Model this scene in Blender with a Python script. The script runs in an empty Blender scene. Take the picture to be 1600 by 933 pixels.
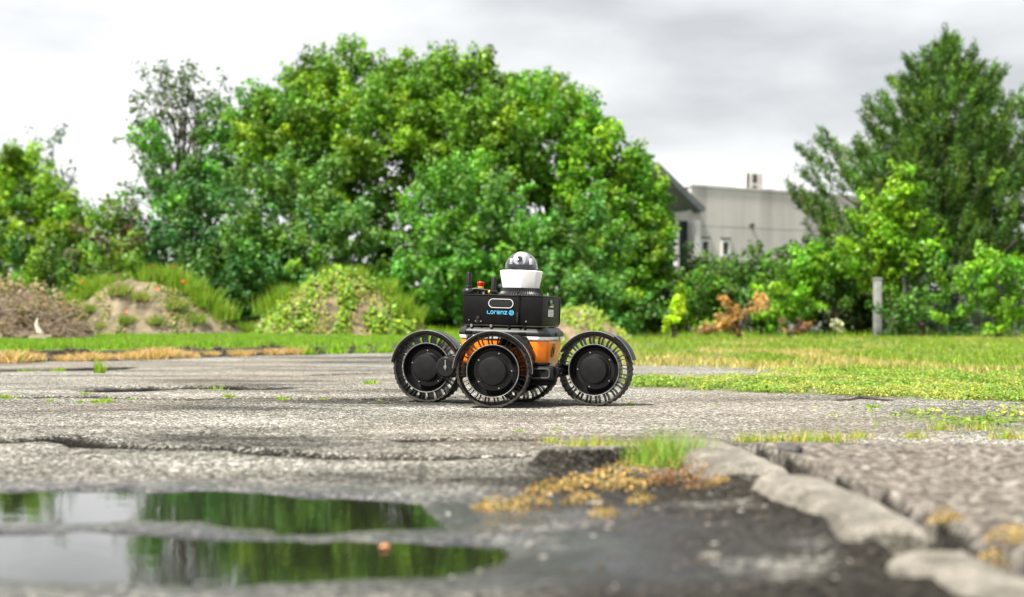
import bpy, bmesh, math, random
import numpy as np
from mathutils import Vector, Matrix
rng = np.random.default_rng(7)
random.seed(7)
C = bpy.context.scene.collection
sc = bpy.context.scene
PI = math.pi

# ------------------------------------------------------------ camera
F, CH, HY = 2333.0, 0.40, 507.0           # focal length in photo pixels, camera height, horizon row
cd = bpy.data.cameras.new("camera"); cam = bpy.data.objects.new("camera", cd); C.objects.link(cam)
cam.location = (0, 0, CH); cam.rotation_euler = (math.radians(90), 0, 0)
cd.sensor_width = 36; cd.lens = F / 1600 * 36
cd.shift_y = (HY - 466.5) / 1600
cd.clip_start = 0.05; cd.clip_end = 3000
cd.dof.use_dof = True; cd.dof.focus_distance = 7.35; cd.dof.aperture_fstop = 2.3
sc.camera = cam

# ------------------------------------------------------------ light
SUN_EL, SUN_AZ = math.radians(59), math.radians(-132)   # azimuth clockwise from +Y: from the left, behind the camera
wd = bpy.data.worlds.new("World"); sc.world = wd; wd.use_nodes = True
nt = wd.node_tree; N = nt.nodes; L = nt.links; N.clear()
out = N.new("ShaderNodeOutputWorld"); bg = N.new("ShaderNodeBackground"); bg.inputs[1].default_value = 0.1
sky = N.new("ShaderNodeTexSky"); sky.sky_type = 'NISHITA'; sky.sun_disc = False
sky.sun_elevation = SUN_EL; sky.sun_rotation = SUN_AZ
tc = N.new("ShaderNodeTexCoord"); mp = N.new("ShaderNodeMapping"); mp.inputs['Scale'].default_value = (1.0, 1.0, 3.2)
mp.inputs['Location'].default_value = (1.79, 0.4, 0.25)
L.new(tc.outputs['Generated'], mp.inputs[0])
nz = N.new("ShaderNodeTexNoise"); nz.inputs['Scale'].default_value = 2.6; nz.inputs['Detail'].default_value = 7; nz.inputs['Roughness'].default_value = 0.5
L.new(mp.outputs[0], nz.inputs['Vector'])
cr = N.new("ShaderNodeValToRGB"); e = cr.color_ramp.elements
e[0].position = 0.36; e[0].color = (3.35, 3.42, 3.5, 1); e[1].position = 0.66; e[1].color = (7.0, 7.0, 6.95, 1)
L.new(nz.outputs[0], cr.inputs[0])
mx = N.new("ShaderNodeMix"); mx.data_type = 'RGBA'; mx.inputs[0].default_value = 0.93
L.new(sky.outputs[0], mx.inputs[6]); L.new(cr.outputs[0], mx.inputs[7])
L.new(mx.outputs[2], bg.inputs[0]); L.new(bg.outputs[0], out.inputs[0])
sl = bpy.data.lights.new("sun", 'SUN'); sl.energy = 5.0; sl.angle = math.radians(4); sl.color = (1.0, 0.95, 0.86)
so = bpy.data.objects.new("sun", sl); C.objects.link(so)
sdir = Vector((math.sin(SUN_AZ) * math.cos(SUN_EL), math.cos(SUN_AZ) * math.cos(SUN_EL), math.sin(SUN_EL)))
so.rotation_euler = sdir.to_track_quat('Z', 'Y').to_euler(); so.location = sdir * 50
sc.view_settings.view_transform = 'Standard'; sc.view_settings.look = 'None'
sc.view_settings.exposure = 1.0; sc.view_settings.gamma = 1
sc.render.engine = 'CYCLES'
sc.cycles.use_denoising = True
sc.cycles.max_bounces = 8; sc.cycles.transparent_max_bounces = 8; sc.cycles.diffuse_bounces = 2
sc.cycles.caustics_reflective = False; sc.cycles.caustics_refractive = False

# ------------------------------------------------------------ helpers
def W(px, py, d):
    return Vector(((px - 800) * d / F, d, CH + (HY - py) * d / F))
def tag(o, label=None, cat=None, group=None, kind=None):
    if label: o['label'] = label
    if cat: o['category'] = cat
    if group: o['group'] = group
    if kind: o['kind'] = kind
    return o
def empty(name, loc=(0, 0, 0), rz=0.0):
    o = bpy.data.objects.new(name, None); C.objects.link(o); o.location = loc; o.rotation_euler = (0, 0, rz)
    o.empty_display_size = 0.1
    return o
def link(name, me, mat=None, parent=None, loc=None):
    o = bpy.data.objects.new(name, me); C.objects.link(o)
    if mat is not None and len(me.materials) == 0: me.materials.append(mat)
    if parent is not None: o.parent = parent
    if loc is not None: o.location = loc
    return o
def copy_tree(o, parent=None):
    c = o.copy(); C.objects.link(c)
    if parent is not None: c.parent = parent
    for ch in list(o.children): copy_tree(ch, c)
    return c
def np_mesh(name, verts, faces_flat, nside, cols=None, smooth=False, attrs=None):
    me = bpy.data.meshes.new(name)
    nv = len(verts); nf = len(faces_flat) // nside
    me.vertices.add(nv); me.vertices.foreach_set('co', np.ascontiguousarray(verts, dtype=np.float32).ravel())
    me.loops.add(nf * nside); me.loops.foreach_set('vertex_index', np.ascontiguousarray(faces_flat, dtype=np.int32).ravel())
    me.polygons.add(nf)
    me.polygons.foreach_set('loop_start', np.arange(0, nf * nside, nside, dtype=np.int32))
    try: me.polygons.foreach_set('loop_total', np.full(nf, nside, dtype=np.int32))
    except Exception: pass
    if smooth: me.polygons.foreach_set('use_smooth', np.ones(nf, dtype=bool))
    if cols is not None:
        a = me.color_attributes.new('tint', 'FLOAT_COLOR', 'POINT')
        a.data.foreach_set('color', np.ascontiguousarray(np.c_[cols, np.ones(len(cols))], dtype=np.float32).ravel())
    if attrs:
        for k, v in attrs.items():
            a = me.attributes.new(k, 'FLOAT', 'POINT'); a.data.foreach_set('value', np.ascontiguousarray(v, dtype=np.float32).ravel())
    me.update(calc_edges=True); me.validate()
    return me
def h2(ix, iy, s):
    n = (ix.astype(np.int64) * 374761393 + iy.astype(np.int64) * 668265263 + s * 1442695041) & 0xffffffff
    n = ((n ^ (n >> 13)) * 1274126177) & 0xffffffff
    return ((n ^ (n >> 16)) & 0xffffff) / float(0xffffff)
def vn(x, y, s=0):
    ix = np.floor(x); iy = np.floor(y); fx = x - ix; fy = y - iy
    fx = fx * fx * (3 - 2 * fx); fy = fy * fy * (3 - 2 * fy)
    a = h2(ix, iy, s); b = h2(ix + 1, iy, s); c = h2(ix, iy + 1, s); d = h2(ix + 1, iy + 1, s)
    return (a * (1 - fx) + b * fx) * (1 - fy) + (c * (1 - fx) + d * fx) * fy
def fbm(x, y, s=0, o=4):
    t = 0; a = 0.5; n = 0
    for k in range(o):
        t = t + a * vn(x * 2 ** k, y * 2 ** k, s + 17 * k); n += a; a *= 0.5
    return t / n
def ss(a, b, v):
    t = np.clip((v - a) / (b - a), 0, 1); return t * t * (3 - 2 * t)

# ------------------------------------------------------------ materials
def mat(name, col=(0.5, 0.5, 0.5), rough=0.5, metal=0.0, noise=None, nscale=30, bump=0.0, bscale=200, spec=0.5, coat=0.0):
    m = bpy.data.materials.new(name); m.use_nodes = True
    n = m.node_tree.nodes; l = m.node_tree.links; b = n['Principled BSDF']
    b.inputs['Base Color'].default_value = (*col, 1); b.inputs['Roughness'].default_value = rough
    b.inputs['Metallic'].default_value = metal; b.inputs['Specular IOR Level'].default_value = spec
    b.inputs['Coat Weight'].default_value = coat
    t = n.new('ShaderNodeTexCoord')
    if noise:
        z = n.new('ShaderNodeTexNoise'); z.inputs['Scale'].default_value = nscale; z.inputs['Detail'].default_value = 6
        l.new(t.outputs['Object'], z.inputs['Vector'])
        r = n.new('ShaderNodeValToRGB'); r.color_ramp.elements[0].position = 0.35; r.color_ramp.elements[1].position = 0.65
        r.color_ramp.elements[0].color = (*col, 1); r.color_ramp.elements[1].color = (*noise, 1)
        l.new(z.outputs[0], r.inputs[0]); l.new(r.outputs[0], b.inputs['Base Color'])
    if bump:
        z = n.new('ShaderNodeTexNoise'); z.inputs['Scale'].default_value = bscale; z.inputs['Detail'].default_value = 5
        l.new(t.outputs['Object'], z.inputs['Vector'])
        bp = n.new('ShaderNodeBump'); bp.inputs['Strength'].default_value = bump; bp.inputs['Distance'].default_value = 0.01
        l.new(z.outputs[0], bp.inputs['Height']); l.new(bp.outputs[0], b.inputs['Normal'])
    return m
def leaf_mat(name, trans=0.22, rough=0.5, tr_gain=1.5):
    m = bpy.data.materials.new(name); m.use_nodes = True
    n = m.node_tree.nodes; l = m.node_tree.links; b = n['Principled BSDF']; o = n['Material Output']
    a = n.new('ShaderNodeAttribute'); a.attribute_name = 'tint'
    l.new(a.outputs['Color'], b.inputs['Base Color']); b.inputs['Roughness'].default_value = rough
    b.inputs['Specular IOR Level'].default_value = 0.35
    t = n.new('ShaderNodeBsdfTranslucent')
    mu = n.new('ShaderNodeMix'); mu.data_type = 'RGBA'; mu.blend_type = 'MULTIPLY'; mu.inputs[0].default_value = 1
    mu.inputs[7].default_value = (tr_gain * 1.05, tr_gain * 1.15, tr_gain * 0.4, 1)
    l.new(a.outputs['Color'], mu.inputs[6]); l.new(mu.outputs[2], t.inputs[0])
    x = n.new('ShaderNodeMixShader'); x.inputs[0].default_value = trans
    l.new(b.outputs[0], x.inputs[1]); l.new(t.outputs[0], x.inputs[2]); l.new(x.outputs[0], o.inputs[0])
    return m
M = {}
M['leaf'] = leaf_mat('foliage')
M['needle'] = leaf_mat('needle_foliage', 0.15, 0.5)
M['grass'] = leaf_mat('grass_blades', 0.3, 0.55)
M['dry'] = leaf_mat('dry_plant', 0.25, 0.7)
M['bark'] = mat('bark', (0.07, 0.055, 0.04), 0.9, noise=(0.13, 0.11, 0.085), nscale=9, bump=0.6, bscale=30)
M['deadwood'] = mat('dead_wood', (0.16, 0.11, 0.08), 0.9, noise=(0.30, 0.23, 0.17), nscale=12, bump=0.5, bscale=60)
M['palewood'] = mat('pale_wood', (0.6, 0.52, 0.42), 0.8, noise=(0.75, 0.68, 0.58), nscale=20, bump=0.4, bscale=60)
M['black'] = mat('black_plastic', (0.006, 0.006, 0.0065), 0.42, noise=(0.010, 0.010, 0.0105), nscale=25, bump=0.06, bscale=400, spec=0.28)
M['blackgloss'] = mat('black_gloss_plastic', (0.005, 0.005, 0.0055), 0.26, noise=(0.009, 0.009, 0.009), nscale=14, spec=0.4)
M['blackmatt'] = mat('matt_black_metal', (0.003, 0.003, 0.0033), 0.5, noise=(0.005, 0.005, 0.0052), nscale=20, bump=0.05, bscale=500, spec=0.16)
M['rubber'] = mat('tyre_rubber', (0.006, 0.006, 0.006), 0.65, noise=(0.05, 0.044, 0.036), nscale=22, bump=0.3, bscale=250, spec=0.25)
M['grey'] = mat('dark_grey_cover', (0.012, 0.0125, 0.014), 0.42, noise=(0.022, 0.022, 0.024), nscale=9, spec=0.35)
M['edge'] = mat('pale_edge_plastic', (0.16, 0.16, 0.16), 0.4, noise=(0.30, 0.30, 0.29), nscale=18)  # pale grey for the fender highlight beads and the rim lip rings
M['steel'] = mat('steel', (0.62, 0.61, 0.58), 0.25, 1.0, noise=(0.42, 0.41, 0.4), nscale=60)
M['olive'] = mat('anodised_plate', (0.14, 0.135, 0.08), 0.45, 0.6, noise=(0.08, 0.08, 0.05), nscale=15)
M['orange'] = mat('orange_paint', (0.97, 0.235, 0.002), 0.38, noise=(0.90, 0.20, 0.002), nscale=16, coat=0.25, bump=0.02, bscale=300)
M['white'] = mat('white_plastic', (0.84, 0.84, 0.84), 0.38, noise=(0.76, 0.755, 0.75), nscale=22)
M['red'] = mat('red_plastic', (0.62, 0.02, 0.012), 0.35, noise=(0.5, 0.015, 0.01), nscale=50)
M['yellow'] = mat('yellow_plastic', (0.72, 0.42, 0.03), 0.45, noise=(0.6, 0.33, 0.02), nscale=50)
M['blue'] = mat('cyan_print', (0.12, 0.50, 0.85), 0.5, noise=(0.10, 0.62, 0.86), nscale=12)
M['lens'] = mat('camera_glass', (0.004, 0.004, 0.005), 0.06, noise=(0.008, 0.008, 0.01), nscale=30)
M['poppy'] = mat('poppy_petals', (0.75, 0.10, 0.015), 0.6, noise=(0.8, 0.2, 0.03), nscale=60)
M['stone'] = mat('concrete_kerb', (0.15, 0.14, 0.122), 0.9, noise=(0.29, 0.273, 0.24), nscale=17, bump=1.0, bscale=120)
M['pebble'] = mat('pebbles', (0.10, 0.095, 0.085), 0.8, noise=(0.34, 0.32, 0.29), nscale=5, bump=0.4, bscale=100)
M['orangestone'] = mat('orange_stone', (0.62, 0.26, 0.12), 0.6, noise=(0.75, 0.4, 0.22), nscale=40, bump=0.4)
M['soil'] = mat('earth_clod', (0.035, 0.028, 0.02), 0.95, noise=(0.08, 0.065, 0.05), nscale=40, bump=1.0, bscale=80)
M['asph'] = mat('broken_asphalt', (0.035, 0.034, 0.032), 0.85, noise=(0.12, 0.115, 0.105), nscale=60, bump=1.0, bscale=150)
M['concrete'] = mat('concrete_panel', (0.62, 0.595, 0.565), 0.9, noise=(0.69, 0.665, 0.635), nscale=0.8, bump=0.3, bscale=20)
M['whitepaint'] = mat('white_paint', (0.78, 0.78, 0.77), 0.6, noise=(0.68, 0.68, 0.67), nscale=3)
M['slate'] = mat('slate_roof', (0.11, 0.13, 0.14), 0.6, noise=(0.16, 0.18, 0.19), nscale=3, bump=0.3, bscale=12)
M['pane'] = mat('window_glass', (0.02, 0.028, 0.035), 0.08, noise=(0.035, 0.045, 0.055), nscale=2)
M['duct'] = mat('louvre_metal', (0.045, 0.045, 0.045), 0.6, noise=(0.08, 0.075, 0.07), nscale=5)
M['wire'] = mat('galvanised_wire', (0.12, 0.125, 0.125), 0.6, 0.3, noise=(0.07, 0.07, 0.07), nscale=8)
M['postwood'] = mat('weathered_post', (0.19, 0.20, 0.20), 0.85, noise=(0.33, 0.33, 0.31), nscale=7, bump=0.5, bscale=30)
def streak_concrete():
    m = M['concrete']; n = m.node_tree.nodes; l = m.node_tree.links; b = n['Principled BSDF']
    src = b.inputs['Base Color'].links[0].from_socket
    t = n.new('ShaderNodeTexCoord'); mpp = n.new('ShaderNodeMapping'); mpp.inputs['Scale'].default_value = (0.9, 0.9, 0.06)
    z = n.new('ShaderNodeTexNoise'); z.inputs['Scale'].default_value = 1.1; z.inputs['Detail'].default_value = 5
    l.new(t.outputs['Object'], mpp.inputs[0]); l.new(mpp.outputs[0], z.inputs['Vector'])
    r = n.new('ShaderNodeValToRGB'); r.color_ramp.elements[0].position = 0.38; r.color_ramp.elements[0].color = (0.74, 0.735, 0.73, 1)
    r.color_ramp.elements[1].position = 0.55; r.color_ramp.elements[1].color = (1, 1, 1, 1)
    l.new(z.outputs[0], r.inputs[0])
    x = n.new('ShaderNodeMix'); x.data_type = 'RGBA'; x.blend_type = 'MULTIPLY'; x.inputs[0].default_value = 1
    l.new(src, x.inputs[6]); l.new(r.outputs[0], x.inputs[7]); l.new(x.outputs[2], b.inputs['Base Color'])
streak_concrete()
def weathered_stone():
    m = M['stone']; n = m.node_tree.nodes; l = m.node_tree.links; b = n['Principled BSDF']; src = b.inputs['Base Color'].links[0].from_socket
    t = n.new('ShaderNodeTexCoord')
    for sc_, lo, hi, p0, p1 in ((7, (0.68, 0.66, 0.62), (1.2, 1.19, 1.16), .36, .56), (160, (0.35, 0.34, 0.33), (1.25, 1.24, 1.22), .40, .60)):
        z = n.new('ShaderNodeTexNoise'); z.inputs['Scale'].default_value = sc_; z.inputs['Detail'].default_value = 8; z.inputs['Roughness'].default_value = 0.7; l.new(t.outputs['Object'], z.inputs['Vector'])
        r = n.new('ShaderNodeValToRGB'); r.color_ramp.elements[0].position = p0; r.color_ramp.elements[0].color = (*lo, 1); r.color_ramp.elements[1].position = p1; r.color_ramp.elements[1].color = (*hi, 1)
        l.new(z.outputs[0], r.inputs[0]); x = n.new('ShaderNodeMix'); x.data_type = 'RGBA'; x.blend_type = 'MULTIPLY'; x.inputs[0].default_value = 1
        l.new(src, x.inputs[6]); l.new(r.outputs[0], x.inputs[7]); src = x.outputs[2]
    l.new(src, b.inputs['Base Color'])
weathered_stone()
gm = bpy.data.materials.new('clear_dome'); gm.use_nodes = True
gn = gm.node_tree.nodes; gl_ = gm.node_tree.links; gn.clear()
go = gn.new('ShaderNodeOutputMaterial'); gt = gn.new('ShaderNodeBsdfTransparent'); gt.inputs[0].default_value = (0.93, 0.93, 0.95, 1)
gg = gn.new('ShaderNodeBsdfGlossy'); gg.inputs['Roughness'].default_value = 0.03; lw = gn.new('ShaderNodeLayerWeight'); lw.inputs[0].default_value = 0.5; gp_ = gn.new('ShaderNodeMath'); gp_.operation = 'POWER'; gp_.inputs[1].default_value = 3.2; gl_.new(lw.outputs['Facing'], gp_.inputs[0]); gf = gn.new('ShaderNodeMath'); gf.operation = 'MULTIPLY_ADD'; gf.inputs[1].default_value = 0.85; gf.inputs[2].default_value = 0.055; gl_.new(gp_.outputs[0], gf.inputs[0])
gx = gn.new('ShaderNodeMixShader'); gl_.new(gf.outputs[0], gx.inputs[0]); gl_.new(gt.outputs[0], gx.inputs[1]); gl_.new(gg.outputs[0], gx.inputs[2]); gl_.new(gx.outputs[0], go.inputs[0])
M['glass'] = gm

# ------------------------------------------------------------ ground height and masks
def seg_dist(x, y, pts, wob=0.0):
    if wob:
        x = x + wob * (fbm(x * 4, y * 4, 91) - 0.5); y = y + wob * (fbm(x * 5, y * 5, 92) - 0.5)
    best = np.full(np.shape(x), 1e9)
    for (ax, ay), (bx, by) in zip(pts[:-1], pts[1:]):
        dx, dy = bx - ax, by - ay
        t = np.clip(((x - ax) * dx + (y - ay) * dy) / (dx * dx + dy * dy), 0, 1)
        best = np.minimum(best, np.hypot(x - ax - t * dx, y - ay - t * dy))
    return best
def gp(px, py, z=0.0):
    d = F * (CH - z) / (py - HY); return ((px - 800) * d / F, d)
CRACKS = [   # polyline in metres, half width, depth
    ([gp(-60, 694), gp(60, 688), gp(100, 684), gp(128, 693), (gp(170, 697)), gp(240, 700), gp(330, 701), gp(420, 706)], 0.120, 0.024),
    ([gp(400, 711), gp(480, 713), gp(520, 715), gp(600, 716), gp(700, 717), gp(830, 712)], 0.085, 0.020),
    ([gp(180, 610), gp(240, 606), gp(320, 605), gp(400, 607)], 0.288, 0.022),
    ([gp(0, 622), gp(120, 621), gp(300, 624), gp(430, 622), gp(600, 625)], 0.099, 0.018),
    ([gp(-40, 580), gp(60, 578), gp(140, 577), gp(160, 574)], 0.396, 0.02),
    ([gp(470, 587), gp(560, 584), gp(615, 583)], 0.180, 0.02),
    ([gp(650, 688), gp(740, 687), gp(830, 686)], 0.090, 0.018),
]
def bank_line(x): return 22.3 + 1.29 * np.minimum(x, 0.5) + 0.25 * np.sin(x * 1.3)
def kerb_l(y): return 0.462 + (4.4 - y) * 0.064          # left and right edges of the kerb line
def kerb_r(y): return 0.655 + (4.4 - y) * 0.050
def slab_mask(x, y):
    e = 0.10 * (fbm(x * 3, y * 3, 5) - 0.5)
    return ss(0.0, 0.022, x - kerb_r(y) - 0.018 - 0.45 * np.abs(e)) * (1 - ss(4.33, 4.44, y + e + 0.03 * (x - 1)))
def pud(x, y):
    """depth field of the puddle: > 0 inside"""
    wx = x + 0.22 * (fbm(x * 3, y * 3, 41, 5) - 0.5); wy = y + 0.24 * (fbm(x * 2.6, y * 2.6, 42, 5) - 0.5)
    p = 1 - ((wx + 0.83 - 0.33 * (3.0 - wy)) / 0.72) ** 2 - ((wy - 3.0) / 0.67) ** 4
    ridge = np.exp(-((wy - 2.93 - 0.03 * np.sin(x * 5)) / 0.13) ** 2) * (1.35 - 0.65 * ss(-0.65, -0.35, wx))
    return p - ridge * (p > -1)
def gz(x, y):
    x = np.asarray(x, float); y = np.asarray(y, float)
    near = 1 - ss(5, 16, y)
    z = 0.010 * (fbm(x * 1.1, y * 1.1, 1) - 0.5) + (0.006 * (fbm(x * 7, y * 7, 2, 4) - 0.5)) * near
    bl = bank_line(x); t = (y - bl) / 0.9
    amp = (0.085 + 0.035 * ss(-1.5, -5.0, x)) * (1 - ss(-1.3, 0.6, x))
    bumpy = (fbm(x * 3, y * 3, 8) - 0.5) * 0.06 * ss(-0.2, 0.3, t) * (1 - ss(0.8, 1.3, t))
    z = z + amp * ss(0, 1, t + (fbm(x * 2, y * 2, 7) - 0.5) * 0.5) + bumpy * (amp > 0.01)
    z = z + 0.10 * ss(16, 29, y)
    z = z + 0.03 * (fbm(x * 1.5, y * 1.5, 6) - 0.5) * ss(12, 16, y) * ss(0.3, 1.5, x)
    for pts, w, dep in CRACKS:
        d = seg_dist(x, y, pts, 0.12)
        z = z - 1.6 * dep * (1 - ss(0.25 * w, w, d))
        z = z + 0.15 * dep * np.exp(-((d - 1.9 * w) / (1.1 * w)) ** 2)
    p = pud(x, y)
    z = z - 0.019 * ss(-0.6, 0.5, p) - 0.003 * ss(-0.2, 0, p) + 0.015 * (fbm(x * 8, y * 5.0, 44, 5) - 0.5) * ss(-1.0, -0.4, p)
    # broken, lifted asphalt and humps in the right foreground
    fg = (1 - ss(3.7, 4.6, y)) * ss(-0.15, 0.15, x)
    z = z + fg * (0.030 * (fbm(x * 2.6 + 3, y * 1.8, 9, 5) - 0.48) + 0.020 * (fbm(x * 15, y * 11, 14, 5) - 0.5))
    lip = ss(0.0, 0.03, y - (4.16 + 0.35 * (x - 0.1) + 0.06 * np.sin(x * 23))) * (1 - ss(0.12, 0.5, y - 4.16 - 0.35 * (x - .1))) * ss(0.04, 0.1, x) * (1 - ss(0.36, 0.44, x))
    z = z + 0.045 * lip
    hole = np.exp(-((x - 0.62) / 0.05) ** 2 - ((y - 2.35) / 0.09) ** 2)
    z = z - 0.03 * hole
    s = slab_mask(x, y)
    rough = 0.022 * (fbm(x * 14, y * 14, 11, 4) - 0.5) + 0.03 * (fbm(x * 1.6, y * 1.6, 12) - 0.5)
    z = z * (1 - s) + s * (0.054 + rough)
    bankup = np.exp(-np.maximum(0, kerb_l(y) + 0.02 - x) / 0.16) * (x < kerb_l(y) + 0.06) * (1 - ss(4.0, 4.4, y))
    z = z + 0.030 * bankup * (0.6 + 0.8 * fbm(x * 9, y * 5, 13)) 
    gap = ss(0.03, 0.10, x - kerb_l(y)) * (1 - s) * (1 - ss(4.4, 4.7, y)) * ss(0.5, 1, y)
    z = z - 0.03 * gap
    return z

def axis(parts):
    o = []
    for a, b, s in parts: o += list(np.arange(a, b, s))
    return np.array(o)
def grow(a, b, n):   # geometric spacing from a to b
    return list(np.geomspace(a, b, n))
xs = np.array([-v for v in grow(40, 900, 10)][::-1] + list(axis([(-38, -12, 0.8), (-12, -6, 0.12), (-6, -1.9, 0.05), (-1.9, 1.9, 0.019), (1.9, 6, 0.05), (6, 12, 0.12), (12, 38.5, 0.8)])) + grow(40, 900, 10))
ys = np.array([-900, -200, -40, -10, -3, 0] + list(axis([(0.4, 1.6, 0.08), (1.6, 5.4, 0.018), (5.4, 12, 0.045), (12, 30, 0.12), (30, 46, 0.5)])) + grow(47, 1500, 12))
X, Y = np.meshgrid(xs, ys); Z = gz(X, Y)
nx, ny = len(xs), len(ys)
idx = np.arange(nx * ny).reshape(ny, nx)
fc = np.stack([idx[:-1, :-1], idx[:-1, 1:], idx[1:, 1:], idx[1:, :-1]], -1).reshape(-1)
crk = np.zeros_like(X)  # crack mask: dirt and the shade of the dip, both put into colour
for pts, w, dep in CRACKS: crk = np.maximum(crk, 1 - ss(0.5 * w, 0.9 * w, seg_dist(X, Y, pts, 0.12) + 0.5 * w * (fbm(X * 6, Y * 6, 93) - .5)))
sl_ = slab_mask(X, Y)
bl = bank_line(X); tb = (Y - bl) / 0.9
leftland = 1 - ss(-1.3, 0.6, X)
bankface = ss(-0.1, 0.05, tb) * (1 - ss(0.75, 1.05, tb)) * leftland
lawn = ss(0.75, 1.0, tb) * leftland
# right hand grass
near_edge = 9.5 - 0.96 * (X - 0.77) + 0.5 * (fbm(X * 1.2, Y * 1.2, 21) - 0.5)
def right_green(x, y):
    ne = 9.45 - 0.95 * (x - 0.77) + 0.6 * (fbm(x * 1.2, y * 1.2, 21) - 0.5)
    patch = ss(0.0, 0.15, y - ne) * (1 - ss(10.3 + 0.5 * (x - .8), 10.9 + 0.8 * (x - .8), y + 0.7 * (fbm(x * .9, y * .9, 22) - .5))) * ss(0.55, 0.9, x)
    far = ss(13.0, 14.6, y + 1.9 * (fbm(x * .7, y * .7, 23) - .5) - 0.9 * np.maximum(0, 2.2 - x) + 0.9 * np.maximum(0, x - 2.2)) * ss(0.1, 1.2, x)
    nearstrip = np.exp(-((y - (6.15 + 0.0 * x)) / 0.42) ** 2) * ss(1.45, 1.9, x + 0.5 * (fbm(x * 3, y * 3, 24) - .5)) * (fbm(x * 4, y * 4, 25) > 0.40)
    mid = ss(1.9, 2.8, x) * ss(7.6, 8.2, y)
    return np.clip(np.maximum(np.maximum(patch, far), np.maximum(nearstrip * 0.9, mid)), 0, 1)
rg = right_green(X, Y)
fg = (1 - ss(3.9, 4.5, Y + 0.5 * (fbm(X * 2, Y * 2, 31) - .5))) * ss(-0.25, 0.1, X + 0.3 * (fbm(X * 2, Y * 2, 32) - .5)) * (1 - sl_)
P = pud(X, Y)
wet = np.clip(ss(-2.6, -0.1, P) * (0.35 + 1.3 * fbm(X * 3, Y * 1.6, 33)), 0, 1)
wet = np.maximum(wet, 0.5 * (1 - ss(2.3, 3.0, Y)) * (1 - sl_) * fbm(X * 3, Y * 2, 34) * (1 - ss(-.1, 0.3, X)))
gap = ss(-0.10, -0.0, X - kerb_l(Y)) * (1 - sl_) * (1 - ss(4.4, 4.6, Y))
lipm = (np.abs(Y - (4.15 + 0.35 * (X - 0.1) + 0.06 * np.sin(X * 23))) < 0.05) * (X > 0.05) * (X < 0.40) * 1.0  # front of the lifted lip, coloured dark
wallm = (X > kerb_r(Y) - 0.02) * (X < kerb_r(Y) + 0.35) * (sl_ < 0.93) * (Y < 4.42) * 1.0  # slab side along the kerb gap, coloured dark
soil = np.clip(np.maximum(np.maximum(np.maximum(crk, np.maximum(wallm, lipm)), gap), 0.98 * fg * ss(0.26, 0.38, fbm(X * 2.3, Y * 3.2, 35))), 0, 1)  # soil areas, plus the darkened cracks, slab side and lip front
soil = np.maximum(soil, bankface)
sand = ss(0.45, 0.75, fbm(X * 0.8 + 9, Y * 0.35, 36)) * ss(4.2, 4.8, Y) * 0.8
sand = np.maximum(sand, rg * ss(0.45, 0.65, fbm(X * 1.5, Y * 0.9, 37)))
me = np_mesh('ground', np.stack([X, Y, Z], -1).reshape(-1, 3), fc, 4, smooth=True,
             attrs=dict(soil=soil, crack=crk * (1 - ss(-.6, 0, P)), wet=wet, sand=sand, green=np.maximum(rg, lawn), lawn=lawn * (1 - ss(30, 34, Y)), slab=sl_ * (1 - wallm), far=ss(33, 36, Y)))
m = bpy.data.materials.new('ground_surface'); m.use_nodes = True
n = m.node_tree.nodes; l = m.node_tree.links; b = n['Principled BSDF']
def A(nm):
    a = n.new('ShaderNodeAttribute'); a.attribute_name = nm; return a.outputs['Fac']
def RAMP(src, stops):
    r = n.new('ShaderNodeValToRGB'); el = r.color_ramp.elements
    while len(el) < len(stops): el.new(0.5)
    for k, (p, c) in enumerate(stops): el[k].position = p; el[k].color = (*c, 1)
    l.new(src, r.inputs[0]); return r.outputs[0]
def MIX(f, a, c, mode='MIX'):
    x = n.new('ShaderNodeMix'); x.data_type = 'RGBA'; x.blend_type = mode
    if isinstance(f, float): x.inputs[0].default_value = f
    else: l.new(f, x.inputs[0])
    for s, v in ((6, a), (7, c)):
        if isinstance(v, tuple): x.inputs[s].default_value = (*v, 1)
        else: l.new(v, x.inputs[s])
    return x.outputs[2]
def MATH(op, a, c=None):
    x = n.new('ShaderNodeMath'); x.operation = op
    for s, v in ((0, a), (1, c)):
        if v is None: continue
        if isinstance(v, (int, float)): x.inputs[s].default_value = v
        else: l.new(v, x.inputs[s])
    return x.outputs[0]
tco = n.new('ShaderNodeTexCoord').outputs['Object']
def NOISE(scale, detail=5, rough=0.6):
    z = n.new('ShaderNodeTexNoise'); z.inputs['Scale'].default_value = scale; z.inputs['Detail'].default_value = detail; z.inputs['Roughness'].default_value = rough
    l.new(tco, z.inputs['Vector']); return z.outputs[0]
vo = n.new('ShaderNodeTexVoronoi'); vo.inputs['Scale'].default_value = 105; l.new(tco, vo.inputs['Vector'])
sep = n.new('ShaderNodeSeparateColor'); l.new(vo.outputs['Color'], sep.inputs[0])
grain = RAMP(sep.outputs[0], [(0.0, (0.02, 0.02, 0.018)), (0.3, (0.118, 0.117, 0.112)), (0.65, (0.268, 0.265, 0.256)), (1.0, (0.62, 0.61, 0.58))])
edge = RAMP(vo.outputs['Distance'], [(0.25, (1, 1, 1)), (0.75, (0.42, 0.41, 0.39))])
asph = MIX(1.0, grain, edge, 'MULTIPLY')
v2 = n.new('ShaderNodeTexVoronoi'); v2.inputs['Scale'].default_value = 64; l.new(tco, v2.inputs['Vector'])
sp2 = n.new('ShaderNodeSeparateColor'); l.new(v2.outputs['Color'], sp2.inputs[0])
asph = MIX(1.0, asph, RAMP(sp2.outputs[1], [(0.0, (0.45, 0.44, 0.43)), (0.25, (0.95, 0.95, 0.94)), (0.8, (1.1, 1.1, 1.08)), (1.0, (1.55, 1.53, 1.48))]), 'MULTIPLY')
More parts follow.
